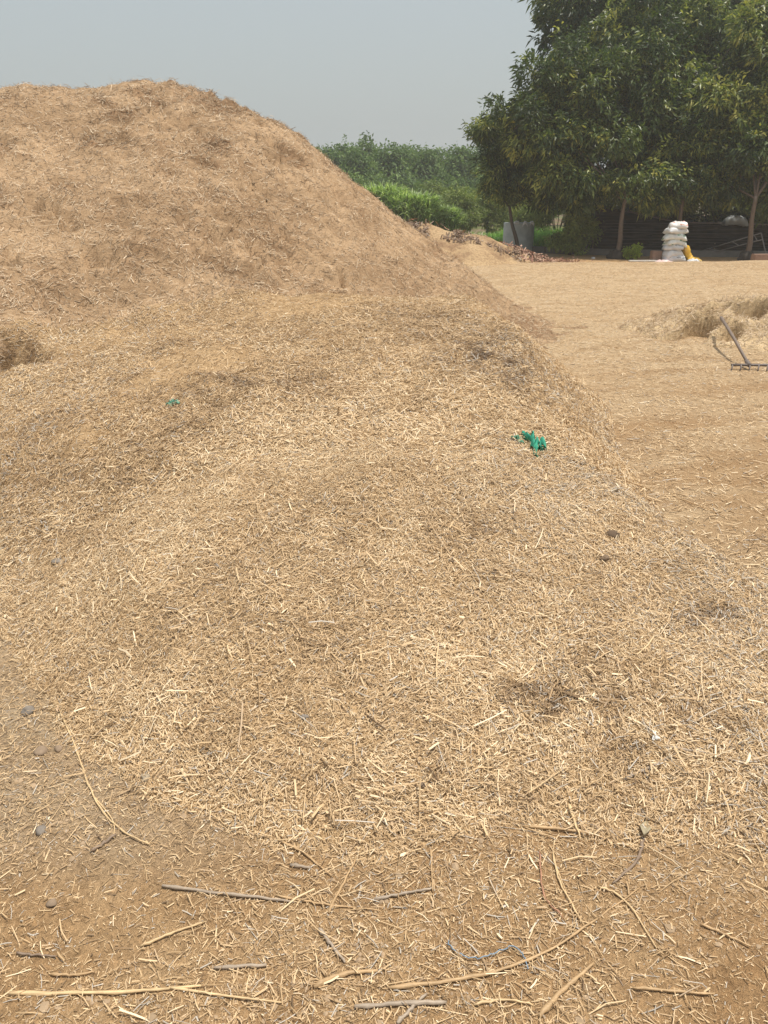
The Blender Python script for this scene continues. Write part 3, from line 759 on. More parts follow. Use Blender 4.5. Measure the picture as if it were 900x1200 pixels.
stack = [(.60, .44, .215, MWGr, 'grey white bag at the foot of the stack under the trees', 0, .02), (.52, .42, .20, MW, 'plain white bag second from the bottom of the stack', .1, -.02),
         (.54, .42, .19, MWGr, 'plain greyish bag third from the bottom of the stack', -.08, -.03), (.57, .44, .19, MWG, 'white bag in the middle of the stack with a dark green edge', .05, .02),
         (.62, .45, .19, MWG, 'white and green printed bag third from the top of the stack', -.05, -.02), (.58, .44, .19, MW, 'bulging bright white bag second from the top of the stack', .1, -.01),
         (.50, .42, .19, MWR, 'white bag with red print topmost on the stack', -.1, .03)]
for i, (sx, sy, sz, m, lab, rz, dx) in enumerate(stack):
    o = bm_obj('sack', bag_mesh(sx, sy, sz, i + 3), m); o.location = (BX + dx, BY, z + sz / 2); o.rotation_euler = (random.uniform(-.10, .10), random.uniform(-.13, .13), rz * 2)
    z += sz * .70; tag(o, lab, 'sack', 'sacks stacked under the trees')
yb = at(804, 304, BY)
o = bm_obj('sack', bag_mesh(.50, .30, .20, 31), MY); o.location = (yb.x, BY + .05, gz(yb.x, BY) + .20); o.rotation_euler = (0, math.radians(62), .2); tag(o, 'yellow sack propped against the right of the stack', 'sack')
o = bm_obj('sack', bag_mesh(.42, .25, .07, 32), MY); o.location = (yb.x + .22, BY - .05, gz(yb.x + .2, BY) + .06); o.rotation_euler = (0, math.radians(14), -.2); tag(o, 'flattened empty yellow sack lying beside the propped one', 'sack')
o = bm_obj('sack', bag_mesh(.42, .26, .08, 33), MWGr); o.location = (yb.x + .12, BY - .22, gz(yb.x, BY) + .03); tag(o, 'small white sack lying flat in front of the yellow one', 'sack')
def boxbm(sx, sy, sz, bev=.01):
    bm = bmesh.new(); bmesh.ops.create_cube(bm, size=1)
    for v in bm.verts: v.co = Vector((v.co.x * sx, v.co.y * sy, (v.co.z + .5) * sz))
    if bev: bmesh.ops.bevel(bm, geom=bm.edges[:], offset=bev, segments=2, affect='EDGES')
    return bm
def put(o, px, Y, dz=0, rz=0):
    p = at(px, 300, Y); o.location = (p.x, Y, gz(p.x, Y) + dz); o.rotation_euler.z = rz; return o
o = put(bm_obj('plastic_sheet', bag_mesh(.62, .3, .035, 40), MP), 779, BY - .28, .03); tag(o, 'flat pinkish white sheet under the foot of the stack', 'sheet')
M_WOOD = plain('white_board', (.70, .68, .63), .7, .12, 9); M_BRICK = plain('brown_block', (.24, .155, .115), .9, .25, 20)
o = put(bm_obj('board', boxbm(.80, .12, .035, .005), M_WOOD, smooth=False), 755, BY - .1, .0, .03); tag(o, 'narrow white board lying on the ground left of the stack', 'board')
o = put(bm_obj('block', boxbm(.27, .2, .29, .015), M_BRICK, smooth=False), 768.5, BY + .12, -.02, .1); tag(o, 'brown block standing just left of the stack', 'block')
o = put(bm_obj('block', boxbm(.5, .22, .17, .015), plain('red_block', (.30, .19, .14), .9, .25, 20), smooth=False), 893, 21.4, -.02, .06); tag(o, 'reddish block on the ground at the right edge by a trunk', 'block')
o = put(bm_obj('block', boxbm(.09, .07, .05, .008), plain('white_lump', (.6, .6, .58), .9, .2, 20), smooth=False), 695.5, 22.6, 0, .6); tag(o, 'tiny white block on bare earth before the kerb', 'block')

# ------------------------------------------------------------------ tank, kerb, fence
def build_tank():
    p = at(606.5, 292, 25.6); root = empty('water_tank', (p.x, 25.6, gz(p.x, 25.6)), 'grey concrete water tank behind the small tree trunk', 'tank')
    m, t, b = mat('stained_concrete', .85, .2)
    v = mapping(t, (1, 1, 1)); n = noise(t, 4, 6, .65, v); r = ramp(t, [(.3, (.30, .33, .33)), (.7, (.46, .50, .49))]); t.links.new(n.outputs[0], r.inputs[0]); t.links.new(r.outputs[0], b.inputs['Base Color']); bump(t, b, n.outputs[0], .01, .5)
    bm = bmesh.new(); n_ = 40; H = .86; ro, ri = .475, .415; prof = [(ro * .99, -.05), (ro, .02), (ro, H - .03), (ro - .012, H), (ri + .012, H), (ri, H - .02), (ri, .25), (0.001, .24)]
    rings = [[bm.verts.new((r_ * math.cos(2 * math.pi * k / n_), r_ * math.sin(2 * math.pi * k / n_), z_)) for k in range(n_)] for r_, z_ in prof]
    for a, b_ in zip(rings, rings[1:]):
        for k in range(n_): bm.faces.new((a[k], a[(k + 1) % n_], b_[(k + 1) % n_], b_[k]))
    bm_obj('tank_wall', bm, m, root)
    bm = bmesh.new(); bmesh.ops.create_circle(bm, cap_ends=True, segments=32, radius=ri - .003)
    o = bm_obj('water', bm, plain('tank_water', (.05, .07, .05), .08, .1, 5, .5), root); o.location.z = .74
    rr = random.Random(5)
    for k in range(3):
        bm = bag_mesh(.16, .12, .06, 60 + k); a = -1.9 + .55 * k; o = bm_obj('rim_cloth', bm, MW, root); o.location = (ro * math.cos(a), ro * math.sin(a), H + .012)
    for k in range(2):
        bm = bmesh.new(); bmesh.ops.create_grid(bm, x_segments=5, y_segments=5, size=.5)
        o = None; bm.free()
build_tank()

M_KERB = plain('kerb_concrete', (.16, .15, .135), .9, .25, 5)
def build_kerb():
    pts = [at(566, 290, 26.6), at(640, 296, 25.2), at(740, 300, 23.9), at(900, 304, 23.2), at(1050, 304, 22.8)]
    for i, (a, b) in enumerate(zip(pts, pts[1:])):
        d = (b - a); d.z = 0; L = d.length; mid = (a + b) / 2
        bm = boxbm(L - .02, .22, .20, .015); o = bm_obj('kerb', bm, M_KERB, smooth=False)
        o.location = (mid.x, mid.y, gz(mid.x, mid.y) - .03); o.rotation_euler.z = math.atan2(d.y, d.x); tag(o, kind='structure')
build_kerb()

def build_fence():
    Y = 24.9; x0 = at(690, 300, Y).x; x1 = at(1080, 300, Y).x
    root = empty('net_fence', (x0, Y, gz(x0, Y)), 'dark shade net fence strung between posts behind the tree trunks', 'fence'); o3 = root.location
    topz = lambda x: np.interp(x, [at(700, 245, Y).x, at(735, 248, Y).x, at(795, 261, Y).x, at(900, 263.5, Y).x, x1], [at(700, 243, Y).z, at(735, 248, Y).z, at(795, 261, Y).z, at(900, 263.5, Y).z, at(900, 266, Y).z])
    nx, nz = 160, 26; V = []; xs_ = np.linspace(x0, x1, nx)
    m, t, b = mat('shade_net', .8, .15)
    st = noise(t, 1, 3, .6, mapping(t, (1.2, 1, 26))); r = ramp(t, [(.38, (.010, .010, .009)), (.55, (.030, .027, .023)), (.74, (.085, .072, .058))]); t.links.new(st.outputs[0], r.inputs[0]); t.links.new(r.outputs[0], b.inputs['Base Color'])
    bump(t, b, st.outputs[0], .02, .7)
    for k in range(nz):
        for x in xs_:
            tz = float(topz(x)); z = (k / (nz - 1)) * tz
            V.append((x - o3.x, .05 * math.sin(x * 5 + k * .2) + .03 * math.sin(x * 13) + .02 * math.sin(k * 1.3 + x), z - o3.z))
    idx = np.arange(nx * nz).reshape(nz, nx)
    F = np.stack([idx[:-1, :-1].ravel(), idx[:-1, 1:].ravel(), idx[1:, 1:].ravel(), idx[1:, :-1].ravel()], 1)
    o = link('net', mesh_np('net', V, F, True), m, root); s = o.modifiers.new('s', 'SOLIDIFY'); s.thickness = .004
    bm = bmesh.new(); P = [Vector((x - o3.x, -.06, float(topz(x)) - o3.z + .01)) for x in np.linspace(at(735, 248, Y).x, x1, 14)]
    tube_bm(bm, P, .024, 7); bm_obj('rail', bm, cane_mat('rail_pole', (.17, .14, .12)), root)
    for px in (694, 752, 836, 925, 1010, 1075):
        x = at(px, 300, Y).x; bm = bmesh.new(); tube_bm(bm, [Vector((x - o3.x, .08, -.1)), Vector((x - o3.x + .02, .08, float(topz(x)) - o3.z + .06))], .03, 7)
        bm_obj('post', bm, M_CANE['dark'], root)
    bm = bmesh.new()
    for k in range(9):          # wires stretched along the net
        zz = .12 + k * .095
        tube_bm(bm, [Vector((x - o3.x, -.07 + .02 * math.sin(x * 5), min(zz + .02 * math.sin(x * 1.3 + k), float(topz(x)) - o3.z - .05))) for x in np.linspace(x0, x1, 22)], .006, 4)
    bm_obj('wires', bm, plain('dull_wire', (.085, .075, .065), .7, .2, 3), root)
build_fence()
# a bundle of grey sheeting lying over the rail
c = at(862, 258.5, 24.75); o = bm_obj('tarpaulin', bag_mesh(.78, .30, .26, 50), plain('grey_tarpaulin', (.26, .28, .29), .6, .2, 8)); o.location = c; o.rotation_euler = (0, .05, .1); tag(o, 'bundled grey sheet lying over the fence rail', 'tarpaulin')
# pipe frame leaning by the fence
def pipe_frame():
    Yf = 22.6; root = empty('pipe_frame', tuple(at(899, 303, Yf)), 'thin slanting metal pipe frame in front of the net fence', 'metal frame'); o3 = root.location
    A, B = at(815, 296, Yf + 1.2), at(892, 273, Yf); A2, B2 = at(831, 297, Yf + .9), at(894, 280.5, Yf - .1)
    M = plain('dull_pipe', (.20, .185, .175), .5, .2, 5, .5)
    for a, b_ in ((A, B), (A2, B2)):
        a = a.copy(); a.z = max(a.z, gz(a.x, a.y) + .01); bm = bmesh.new(); tube_bm(bm, [a - o3, b_ - o3], .014, 7); bm_obj('rail', bm, M, root)
    for f in (.2, .57, .9):
        bm = bmesh.new(); tube_bm(bm, [A.lerp(B, f) - o3, A2.lerp(B2, f) - o3], .012, 7); bm_obj('rung', bm, M, root)
    bm = bmesh.new(); tube_bm(bm, [B - o3, at(899, 304, Yf - .3) - o3], .016, 7); bm_obj('leg', bm, M, root)
pipe_frame()

# ------------------------------------------------------------------ foliage
def leaves(P, D, L, W, tone, droop=.35):
    """rhombic folded leaves: two triangles each; P base points, D directions"""
    n = len(P); D = D / (np.linalg.norm(D, axis=1, keepdims=True) + 1e-9)
    R = RNG.normal(0, 1, (n, 3)); S = np.cross(D, R); S /= np.linalg.norm(S, axis=1, keepdims=True) + 1e-9
    Dn = D + np.array([0, 0, -1]) * (droop * RNG.random(n))[:, None]
    tip = P + Dn * L[:, None]; mid = P + D * (L * .45)[:, None]; U = np.cross(S, D)
    V = np.stack([P, mid + S * (W * .5)[:, None] + U * (W * .18)[:, None], tip, mid - S * (W * .5)[:, None] + U * (W * .18)[:, None]], 1)
    F = np.arange(n * 4).reshape(-1, 4)
    return V.reshape(-1, 3), F, tone
def leaf_mesh(name, parts):
    Vs, Fs, Ts = [], [], []; off = 0
    for V, F, T in parts: Vs.append(V); Fs.append(F + off); Ts.append(T); off += len(V)
    return mesh_np(name, np.concatenate(Vs), np.concatenate(Fs), False, {'tone': ('FACE', np.concatenate(Ts))})

M_MANGO = tone_material('dark_leaves', [(0, (.026, .045, .014)), (.42, (.062, .098, .030)), (.72, (.14, .18, .052)), (.9, (.30, .33, .09)), (1, (.42, .40, .11))], .42, .42, .28)
M_BUSH = tone_material('bush_leaves', [(0, (.08, .11, .03)), (.5, (.20, .25, .07)), (1, (.36, .40, .13))], .55, .3, .25)
M_FAR = tone_material('far_leaves', [(0, (.06, .10, .035)), (.5, (.13, .20, .065)), (1, (.22, .30, .10))], .6, .25, .25)
M_WEED = tone_material('weed_leaves', [(0, (.09, .2, .04)), (.5, (.17, .34, .06)), (1, (.28, .46, .11))], .55, .3, .3)
M_LIME = tone_material('lime_leaves', [(0, (.14, .2, .03)), (.5, (.28, .36, .05)), (1, (.42, .5, .08))], .55, .3, .3)
M_REED = tone_material('reed_leaves', [(0, (.10, .15, .05)), (.4, (.20, .29, .10)), (.7, (.36, .45, .20)), (1, (.68, .72, .50))], .4, .4, .40)
M_BARK = cane_mat('trunk_bark', (.085, .065, .05)); M_BARK2 = cane_mat('pale_bark', (.13, .095, .07)); M_FARB = plain('far_bark', (.10, .085, .065), .9)

def crown_parts(blobs, n_clusters, per, L, W, shell=.55, yellow=.05, spread=.16):
    vol = np.array([b[3] * b[4] * b[5] for b in blobs]) ** .75; vol = vol / vol.sum(); out = []
    for b, f in zip(blobs, vol):
        n = int(n_clusters * f); ns = max(7, int(9 + 7 * b[3]))
        sv = RNG.normal(0, 1, (ns, 3)); sv /= np.linalg.norm(sv, axis=1, keepdims=True)
        sr = RNG.uniform(.35, 1.0, ns)                                   # boughs of this mass
        sc = sv * sr[:, None]; srad = RNG.uniform(.22, .46, ns); st = np.clip(RNG.normal(.46, .20, ns), .05, .85)
        pk = srad ** 2 / (srad ** 2).sum(); w_ = RNG.choice(ns, n, p=pk)
        v = RNG.normal(0, 1, (n, 3)); v /= np.linalg.norm(v, axis=1, keepdims=True)
        r = np.where(RNG.random(n) < .8, RNG.uniform(.6, 1.1, n), RNG.uniform(1.0, 1.5, n))
        loc = sc[w_] + v * (r * srad[w_])[:, None] * np.array([1, 1, .8])
        c = np.array(b[:3]) + loc * np.array(b[3:6])
        tw = v + sc[w_] * .5 + RNG.normal(0, .35, (n, 3)); tw[:, 2] = tw[:, 2] * .6
        c = np.repeat(c, per, 0); tw = np.repeat(tw, per, 0); m = len(c)
        cl_t = np.repeat(np.clip(st[w_] + RNG.normal(0, .10, n), 0, .82) + np.where(RNG.random(n) < yellow, .40, 0), per)
        P = c + RNG.normal(0, spread * .45, (m, 3)); D = tw * .8 + RNG.normal(0, .6, (m, 3)); D[:, 2] -= .35
        out.append(leaves(P, D, L * RNG.uniform(.6, 1.25, m), W * RNG.uniform(.7, 1.2, m), np.clip(cl_t + RNG.normal(0, .12, m), 0, 1)))
    return out
def tree(name, base, blobs, ncl, per, L, W, label, cat, group, trunk_top, r, mat_leaf, mat_bark, limbs=True, yellow=.05, spread=.16, lean=None, root_lump=False):
    root = empty(name, (base[0], base[1], gz(base[0], base[1]) if base[1] < 40 else 0), label, cat, group); o3 = np.array(root.location[:])
    bm = bmesh.new(); b0 = Vector((0, 0, -.1)); tt = Vector(trunk_top) - Vector(o3)
    P = [b0, b0.lerp(tt, .33) + Vector((.03, 0, 0)), b0.lerp(tt, .66) - Vector((.02, 0, 0)), tt]
    tube_bm(bm, spline(P, 4), [r * (1.25 - .5 * i / 12) for i in range(13)], 9)
    if limbs:
        for bl in blobs:
            e = Vector(bl[:3]) - Vector(o3); mid = tt.lerp(e, .5) + Vector((random.uniform(-.2, .2), random.uniform(-.2, .2), random.uniform(0, .3)))
            pts = spline([tt - Vector((0, 0, .05)), mid, e], 4); tube_bm(bm, pts, [r * .5 * (1 - .85 * i / (len(pts) - 1)) for i in range(len(pts))], 6)
            for k in range(5):
                q = e + Vector((random.uniform(-1, 1) * bl[3], random.uniform(-1, 1) * bl[4], random.uniform(-.7, .9) * bl[5])) * .8
                st_ = pts[random.randint(3, len(pts) - 1)]; tube_bm(bm, spline([st_, st_.lerp(q, .5) + Vector((0, 0, .06)), q], 3), [r * .25 * (1 - .7 * i / 6) for i in range(7)], 4)
    bm_obj('trunk', bm, mat_bark, root)
    me = leaf_mesh('crown', crown_parts([(b[0] - o3[0], b[1] - o3[1], b[2] - o3[2], b[3], b[4], b[5]) for b in blobs], ncl, per, L, W, yellow=yellow, spread=spread))
    link('crown', me, mat_leaf, root)
    if root_lump:
        bm = bmesh.new(); bmesh.ops.create_icosphere(bm, subdivisions=3, radius=1)
        for v in bm.verts:
            k = 1 + .18 * math.sin(v.co.x * 5 + base[0]) * math.sin(v.co.y * 7) + .08 * math.sin(v.co.z * 11 + v.co.x * 9)
            v.co = Vector((v.co.x * .24 * k, v.co.y * .22 * k, max(v.co.z, -.2) * .27 * k))
        bm_obj('root_collar', bm, plain('dark_root_soil', (.045, .038, .032), .95, .3, 12), root)
    return root
def pb(px, py, Y, rpx, rpz=None, ry=None):
    """a leafy mass centred behind that point of the photograph, Y metres out, with radii in photograph pixels"""
    c = at(px, py, Y); s = Y * .925 / FPX * 1.08
    rx = rpx * s; rz = (rpz or rpx) * s
    return (c.x, c.y, c.z, rx, ry or rx * .9, rz)
GR = 'leafy trees along the fence'
# small tree in front of the tank
b = at(608, 296, 24.6)
tree('small_tree', (b.x, 24.6), [pb(588, 165, 24.6, 30, 24), pb(572, 150, 24.6, 22, 15), pb(598, 205, 24.6, 32, 24), pb(625, 190, 25.0, 28, 28), pb(586, 226, 24.4, 20, 14), pb(618, 228, 24.8, 28, 14)], 1500, 12, .15, .042,
     'small tree with a thin bare trunk in front of the grey tank', 'tree', GR, at(597, 240, 24.6), .055, M_MANGO, M_BARK, yellow=.10)
b = at(722, 302, 22.8)
tree('broadleaf_tree', (b.x, 22.8), [pb(642, 108, 23.6, 36, 32), pb(618, 142, 23.4, 34, 28), pb(648, 165, 23.6, 54, 44), pb(664, 214, 23.6, 50, 24), pb(690, 100, 24, 40, 44), pb(712, 160, 23.8, 54, 46), pb(735, 212, 23.8, 56, 26)], 4600, 13, .18, .055,
     'bushy dark tree whose trunk stands left of the sacks', 'tree', GR, at(733, 232, 22.8), .062, M_MANGO, M_BARK2, yellow=.12, root_lump=True)
b = at(795, 303, 23.2)
tree('broadleaf_tree', (b.x, 23.4), [pb(750, 60, 25, 60, 56), pb(768, 112, 24.4, 54, 46), pb(800, 170, 24.2, 64, 44), pb(790, 216, 24.2, 58, 24), pb(720, 60, 25.4, 40, 50), pb(820, 60, 25, 56, 56), pb(760, 180, 24.2, 48, 38)], 5200, 13, .18, .055,
     'dark tree whose pale leaning trunk rises directly behind the stacked sacks', 'tree', GR, at(801, 230, 23.2), .060, M_MANGO, M_BARK2, yellow=.14)
b = at(874, 308, 21.9)
tree('broadleaf_tree', (b.x, 21.9), [pb(865, 140, 23.6, 58, 48), pb(905, 80, 23.6, 58, 60), pb(872, 198, 23.2, 56, 36), pb(935, 180, 23.2, 66, 50), pb(975, 100, 23.6, 66, 66), pb(832, 214, 23.4, 38, 22)], 5200, 13, .18, .055,
     'dark tree with a leaning trunk closest to the right edge', 'tree', GR, at(886, 230, 21.9), .064, M_MANGO, M_BARK2, yellow=.14, root_lump=True)
# taller trees behind
b = at(770, 300, 27.5)
tree('tall_tree', (b.x, 27.5), [pb(690, 20, 27.5, 50, 50), pb(665, 5, 27.6, 26, 26), pb(720, -40, 27.5, 70, 60), pb(790, -10, 27.5, 76, 66), pb(760, 70, 27.5, 80, 60), pb(740, 140, 27.5, 76, 60), pb(700, 90, 27.5, 46, 40)], 4600, 12, .22, .07,
     'tallest dark tree rising behind the others up to the top of the picture', 'tree', GR, at(772, 180, 27.5), .12, M_MANGO, M_BARK, yellow=.02)
b = at(900, 300, 27.5)
tree('tall_tree', (b.x, 27.5), [pb(860, 0, 27.5, 76, 66), pb(930, -20, 27.5, 80, 70), pb(870, 90, 27.5, 76, 66), pb(950, 100, 27.5, 80, 70), pb(840, 175, 27.5, 70, 50), pb(920, 190, 27.5, 80, 50)], 4600, 12, .22, .07,
     'very dark tree filling the top right corner behind the others', 'tree', GR, at(903, 180, 27.5), .12, M_MANGO, M_BARK, yellow=.02)

# bushes
def bush(name, px, py, Y, rpx, rpz, n, per, L, W, label, m, cat='bush', group=None, multi=None, spread=.14):
    c = at(px, py, Y); base_z = gz(c.x, Y) if Y < 40 else 0
    root = empty(name, (c.x, Y, base_z), label, cat, group); o3 = root.location
    bl = multi or [pb(px, py, Y, rpx, rpz)]
    bl = [(b_[0] - o3.x, b_[1] - o3.y, b_[2] - o3.z, b_[3], b_[4], b_[5]) for b_ in bl]
    me = leaf_mesh('foliage', crown_parts(bl, n, per, L, W, yellow=.03, spread=spread)); o = link('foliage', me, m, root)
    bm = bmesh.new()
    for b_ in bl:
        for k in range(6):
            a = random.uniform(0, 6.28); e = Vector((b_[0] + math.cos(a) * b_[3] * .6, b_[1] + math.sin(a) * b_[4] * .6, b_[2] + b_[5] * random.uniform(0, .6)))
            tube_bm(bm, spline([Vector((b_[0] * .6, b_[1] * .6, -.05)), Vector((b_[0], b_[1], 0)).lerp(e, .5), e], 3), [.02, .018, .016, .014, .01, .008, .006], 5)
    bm_obj('stems', bm, M_BARK, root); return root
bush('dark_bush', 672, 268, 24.4, 20, 26, 420, 12, .13, .04, 'dark green bush between the grey tank and the left trunk', M_BUSH, multi=[pb(672, 262, 24.4, 18, 20), pb(668, 280, 24.3, 20, 14), pb(688, 274, 24.5, 14, 18)])
bush('lime_bush', 741, 296, 22.6, 9, 7, 110, 12, .07, .03, 'small bright lime plant beside the left trunk', M_LIME, 'plant', spread=.06)
bush('yellow_bush', 845, 232, 26.0, 70, 14, 700, 11, .14, .045, 'low sunlit branches hanging above the fence rail', M_BUSH, multi=[pb(700, 235, 26.4, 36, 24), pb(760, 232, 26, 50, 18), pb(850, 240, 26, 60, 16), pb(940, 236, 26, 60, 20)])
GB = 'dark shrubs behind the net fence'
for i, (px, py, rx, rz, lab) in enumerate([(715, 262, 34, 34, 'dark shrub behind the left end of the net fence'), (775, 262, 42, 34, 'dark shrub behind the net fence right above the sacks'), (850, 262, 46, 36, 'dark shrub behind the net fence under the grey sheet'), (935, 262, 50, 36, 'dark shrub behind the net fence at the right edge')]):
    bush('dark_shrub', px, py, 26.6, rx, rz, 460, 11, .20, .07, lab, M_MANGO, 'shrub', GB)
GS = 'shrubs between the reeds and the small tree'
for (px, py, Y, rx, rz, lab) in [(540, 246, 34, 24, 20, 'mid green shrub just right of the tall reed clump'), (572, 240, 35, 26, 24, 'yellowish shrub left of the small tree trunk'), (612, 245, 36, 26, 20, 'olive shrub behind the small tree trunk'), (640, 240, 33, 22, 20, 'brownish olive shrub above the weeds by the tank'), (505, 236, 37, 26, 18, 'shrub peeping over the tall reed clump'), (655, 232, 31, 26, 20, 'shrub in the shade under the bushy dark tree')]:
    bush('green_shrub', px, py, Y, rx, rz, 520, 11, .15, .045, lab, M_BUSH, 'shrub', GS)

# weeds as low ground cover round the tank
def blades(name, P, H, Wd, tone, m, label, cat, arch=.7, kind=None, parent=None, loc=None, segs=4, az=None):
    n = len(P); az = RNG.uniform(0, 6.28, n) if az is None else az; dx, dy = np.cos(az), np.sin(az); S = np.stack([-dy, dx, np.zeros(n)], 1)
    V = np.empty((n, segs + 1, 2, 3), np.float32); ar = arch * RNG.uniform(.4, 1.3, n) * np.where(RNG.random(n) < .12, .35, 1)
    for k in range(segs + 1):
        t = k / segs; out_ = H * ar * t ** 1.8; up = H * (t - .45 * ar * t ** 3)
        c = P + np.stack([dx * out_, dy * out_, up], 1); ww = Wd * (1 - t ** 1.5 * .92) * .5
        V[:, k, 0] = c - S * ww[:, None]; V[:, k, 1] = c + S * ww[:, None]
    q = np.array([[2 * k, 2 * k + 1, 2 * k + 3, 2 * k + 2] for k in range(segs)]); F = ((np.arange(n) * (segs + 1) * 2)[:, None, None] + q[None]).reshape(-1, 4)
    me = mesh_np(name, V.reshape(-1, 3), F, False, {'tone': ('FACE', np.repeat(tone, segs))}); o = link(name, me, m, parent, loc)
    if label: tag(o, label, cat, kind=kind)
    return o
n = 10000; x = RNG.uniform(2.6, 7.4, n); y = RNG.uniform(26.2, 31.5, n)
k = (fbm(x, y, 1.2, 3, 111) > .36); x, y = x[k], y[k]; n = len(x)
blades('weeds', np.stack([x, y, ground_z(x, y)], 1), RNG.uniform(.25, .75, n) * (1 - .35 * sstep(4.6, 4.2, x)), RNG.uniform(.03, .06, n), np.clip(RNG.normal(.5, .22, n), 0, 1), M_WEED, 'bright green weeds growing round the grey tank', 'weeds', .7, 'stuff')

# reed clump (tall fodder grass)
def reed(cx, cy, n, rad, h, label):
    r = rad * np.sqrt(RNG.random(n)); a = RNG.uniform(0, 6.28, n); P = np.stack([r * np.cos(a), r * .7 * np.sin(a), np.zeros(n)], 1)
    root = empty('reed_clump', (cx, cy, 0), label, 'reeds', 'tall reed clumps')
    # leaves leave the stems high up, so the clump is leafy to its rounded top
    H = np.full(n, h); start = (.15 + .62 * RNG.random(n) ** .6) * h; P[:, 2] = start
    blades('blades', P, (h * 1.08 - start) * RNG.uniform(.55, 1.12, n) * (1 - .38 * (r / rad) ** 2), RNG.uniform(.035, .075, n), np.clip(RNG.normal(.5, .28, n), 0, 1), M_REED, None, None, 1.15, parent=root, az=a + RNG.normal(0, .9, n))
    bm = bmesh.new()
    for k in range(46):
        rr = rad * math.sqrt(random.random()) * .9; aa = random.uniform(0, 6.28); tube_bm(bm, [Vector((rr * math.cos(aa), rr * .7 * math.sin(aa), 0)), Vector((rr * math.cos(aa) * 1.1, rr * .75 * math.sin(aa), h * .75))], [.014, .009], 5)
    bm_obj('stalks', bm, M_BUSH if False else plain('reed_stalk', (.12, .15, .06), .7), root)
for (px, Y, rad, h, nn, lab) in [(446, 32, 1.05, 2.15, 1900, 'tall arching reed clump next to the slope of the tall heap'), (484, 31, .95, 1.85, 1900, 'tall arching reed clump in the middle of the three'), (516, 31.5, .75, 1.35, 1300, 'shorter arching reed clump on the right of the three'), (408, 34, 1.1, 2.1, 1200, 'reed clump mostly hidden by the tall heap')]:
    p = at(px, 260, Y); reed(p.x, Y, nn, rad, h, lab)

# far tree line, each tree its own
GF = 'hazy trees far behind the heap'
far = [(352, 205, 60, 26, 26), (382, 200, 56, 22, 28), (398, 196, 60, 20, 28), (420, 204, 52, 24, 26), (436, 195, 58, 20, 28), (458, 200, 54, 24, 30), (478, 198, 60, 22, 28), (500, 202, 55, 24, 26), (520, 200, 60, 24, 26), (542, 204, 54, 22, 26), (562, 198, 60, 24, 26), (590, 204, 56, 26, 24), (620, 200, 60, 28, 24), (655, 200, 62, 28, 26), (300, 208, 58, 28, 24)]
fl_ = ['hazy far tree hidden mostly by the heap shoulder', 'hazy far tree nearest the slope of the tall heap', 'hazy far tree second from the slope of the heap, spiky top', 'round low far tree third from the slope of the heap', 'far tree with a pointed top above the left reeds', 'broad far tree above the middle of the reeds', 'far tree of even height right of the broad one', 'low round far tree above the right end of the reeds', 'far tree just beyond the right end of the reeds', 'darker far tree left of the small tree crown', 'far tree touching the left of the small tree crown', 'far tree showing through the small tree crown', 'far tree behind the gap between small and bushy trees', 'far tree behind the bushy dark tree', 'far tree wholly behind the heap']
for i, ((px, py, Y, rx, rz), lab) in enumerate(zip(far, fl_)):
    if px < 330 or px > 640: continue
    c = at(px, py, Y); rnd = random.Random(i)
    bl = [pb(px, py + 8, Y, rx, rz * .9), pb(px + rnd.uniform(-8, 8), py - rz * .45, Y, rx * .6, rz * .6), pb(px + rnd.uniform(-14, 14), py - rz * .05, Y, rx * .6, rz * .7), pb(px - rx * .5, py + 16, Y, rx * .7, rz * .6)]
    tree('far_tree', (c.x, Y), bl, 620, 10, .30, .12, lab, 'tree', GF, (c.x, Y, 2.2), .10, M_FAR, M_FARB, yellow=.02, spread=.34)
# a continuous scrubby backdrop of smaller growth at the foot of the tree line
bush('scrub', 500, 225, 50, 60, 14, 1500, 10, .28, .10, 'hazy scrub growing under the far trees', M_FAR, 'scrub', multi=[pb(px_, 226, 49, 30, 16) for px_ in range(380, 700, 36)], spread=.34)

# ------------------------------------------------------------------ litter on and behind the earth bank
def debris(name, n, xr, yr, mask, Lm, Wm, label, m, zf, lift=.03, tilt=.5):
    x = RNG.uniform(*xr, n); y = RNG.uniform(*yr, n); k = mask(x, y) > RNG.random(n); x, y = x[k], y[k]; n = len(x)
    L = Lm * RNG.lognormal(0, .4, n); W = Wm * RNG.lognormal(0, .35, n)
    me = scatter(zf, x, y, L, W, np.clip(RNG.random(n) ** 1.5, 0, 1), lift, tilt, name, 1, None, False); o = link(name, me, m)
    return tag(o, label, 'litter', kind='stuff')
M_DEB = tone_material('dead_leaf_litter', [(0, (.20, .135, .095)), (.5, (.33, .23, .16)), (.85, (.44, .33, .24)), (1, (.58, .52, .45))], .8, .2)
M_RED = tone_material('rusty_twigs', [(0, (.26, .14, .10)), (.5, (.40, .23, .16)), (1, (.54, .37, .27))], .8, .2)
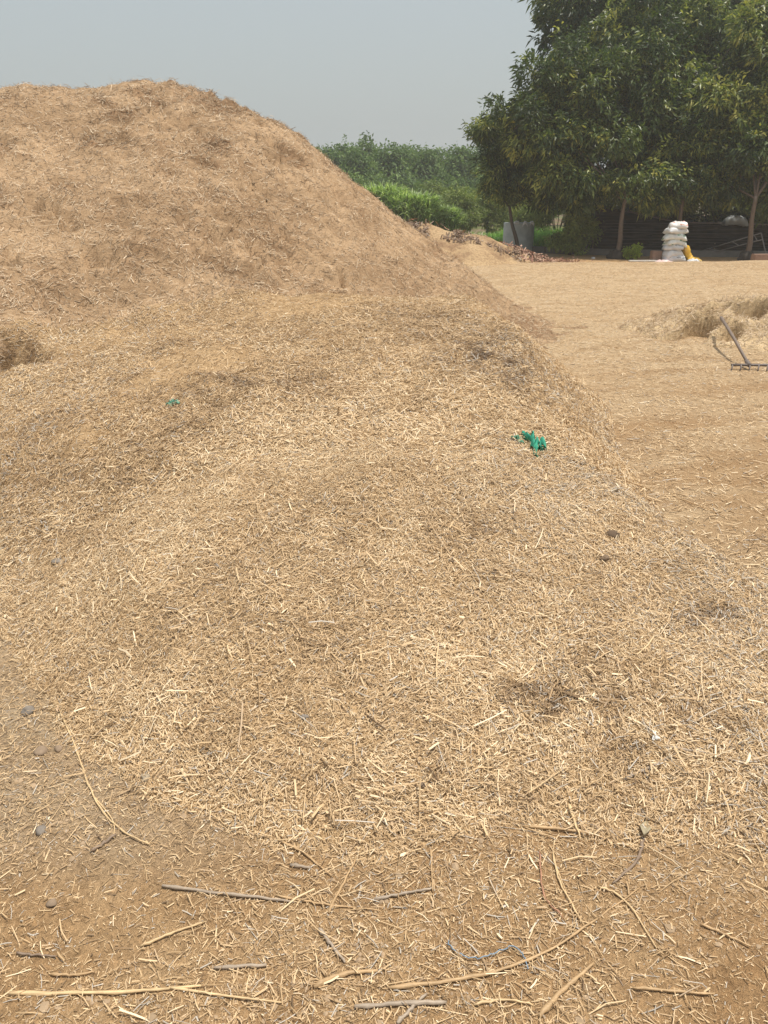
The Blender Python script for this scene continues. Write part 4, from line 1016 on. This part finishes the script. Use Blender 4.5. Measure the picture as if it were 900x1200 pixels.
debris('dead_leaf_litter', 9000, (-.5, 5.0), (20.2, 22.4), lambda x, y: sstep(.48, .62, fbm(x, y, 1.8, 3, 121)) * sstep(-.9, .2, .35 - np.abs(y - (21.2 + .12 * (2 - x)))) * (all_z(x, y) - ground_z(x, y) > .01),   .075, .022, 'brown dead leaves and chips along the crest of the earth bank', M_DEB, all_z)
debris('leaf_litter_at_foot', 3600, (3.0, 5.6), (20.2, 21.9), lambda x, y: np.exp(-((x - 4.0) / .65) ** 2 - ((y - 21.1) / .4) ** 2), .085, .028, 'reddish brown bark chips piled at the right foot of the earth bank', M_RED, all_z, .04)
xr_ = at(492, 268, 24).x
debris('twig_litter', 4500, (-.6, 2.6), (22.4, 24.8), lambda x, y: np.exp(-((x - xr_) / .75) ** 2 - ((y - 23.4) / .8) ** 2), .14, .018, 'rusty brown twigs heaped behind the earth bank below the reeds', M_RED, all_z, .16, .5)
# a withered pale plant on the crest
p = at(553, 262, 22.4); root = empty('dry_plant', (p.x, 22.2, gz(p.x, 22.2)), 'withered pale plant with curled leaves on the earth bank', 'dry plant')
nn = 90; Pp = np.stack([RNG.normal(0, .10, nn), RNG.normal(0, .1, nn), np.full(nn, -.02)], 1)
blades('dead_blades', Pp, RNG.uniform(.25, .6, nn), RNG.uniform(.02, .04, nn), RNG.random(nn), tone_material('withered_leaves', [(0, (.2, .13, .09)), (1, (.6, .5, .4))], .7, .2), None, None, 1.1, parent=root)

# ------------------------------------------------------------------ dusty air
bm = bmesh.new(); bmesh.ops.create_cube(bm, size=1)
for v in bm.verts: v.co = Vector((v.co.x * 1240, 320 + v.co.y * 1240, -1.5 + (v.co.z + .5) * 15.0))
hz = bm_obj('haze', bm, None, smooth=False); tag(hz, kind='stuff')
hm = bpy.data.materials.new('dusty_air'); hm.use_nodes = True; t = hm.node_tree; t.nodes.clear()
pv = t.nodes.new('ShaderNodeVolumePrincipled'); pv.inputs['Color'].default_value = (.90, .92, .94, 1); pv.inputs['Density'].default_value = .0019; pv.inputs['Anisotropy'].default_value = .3
ho = t.nodes.new('ShaderNodeOutputMaterial'); t.links.new(pv.outputs[0], ho.inputs['Volume']); hz.data.materials.append(hm)
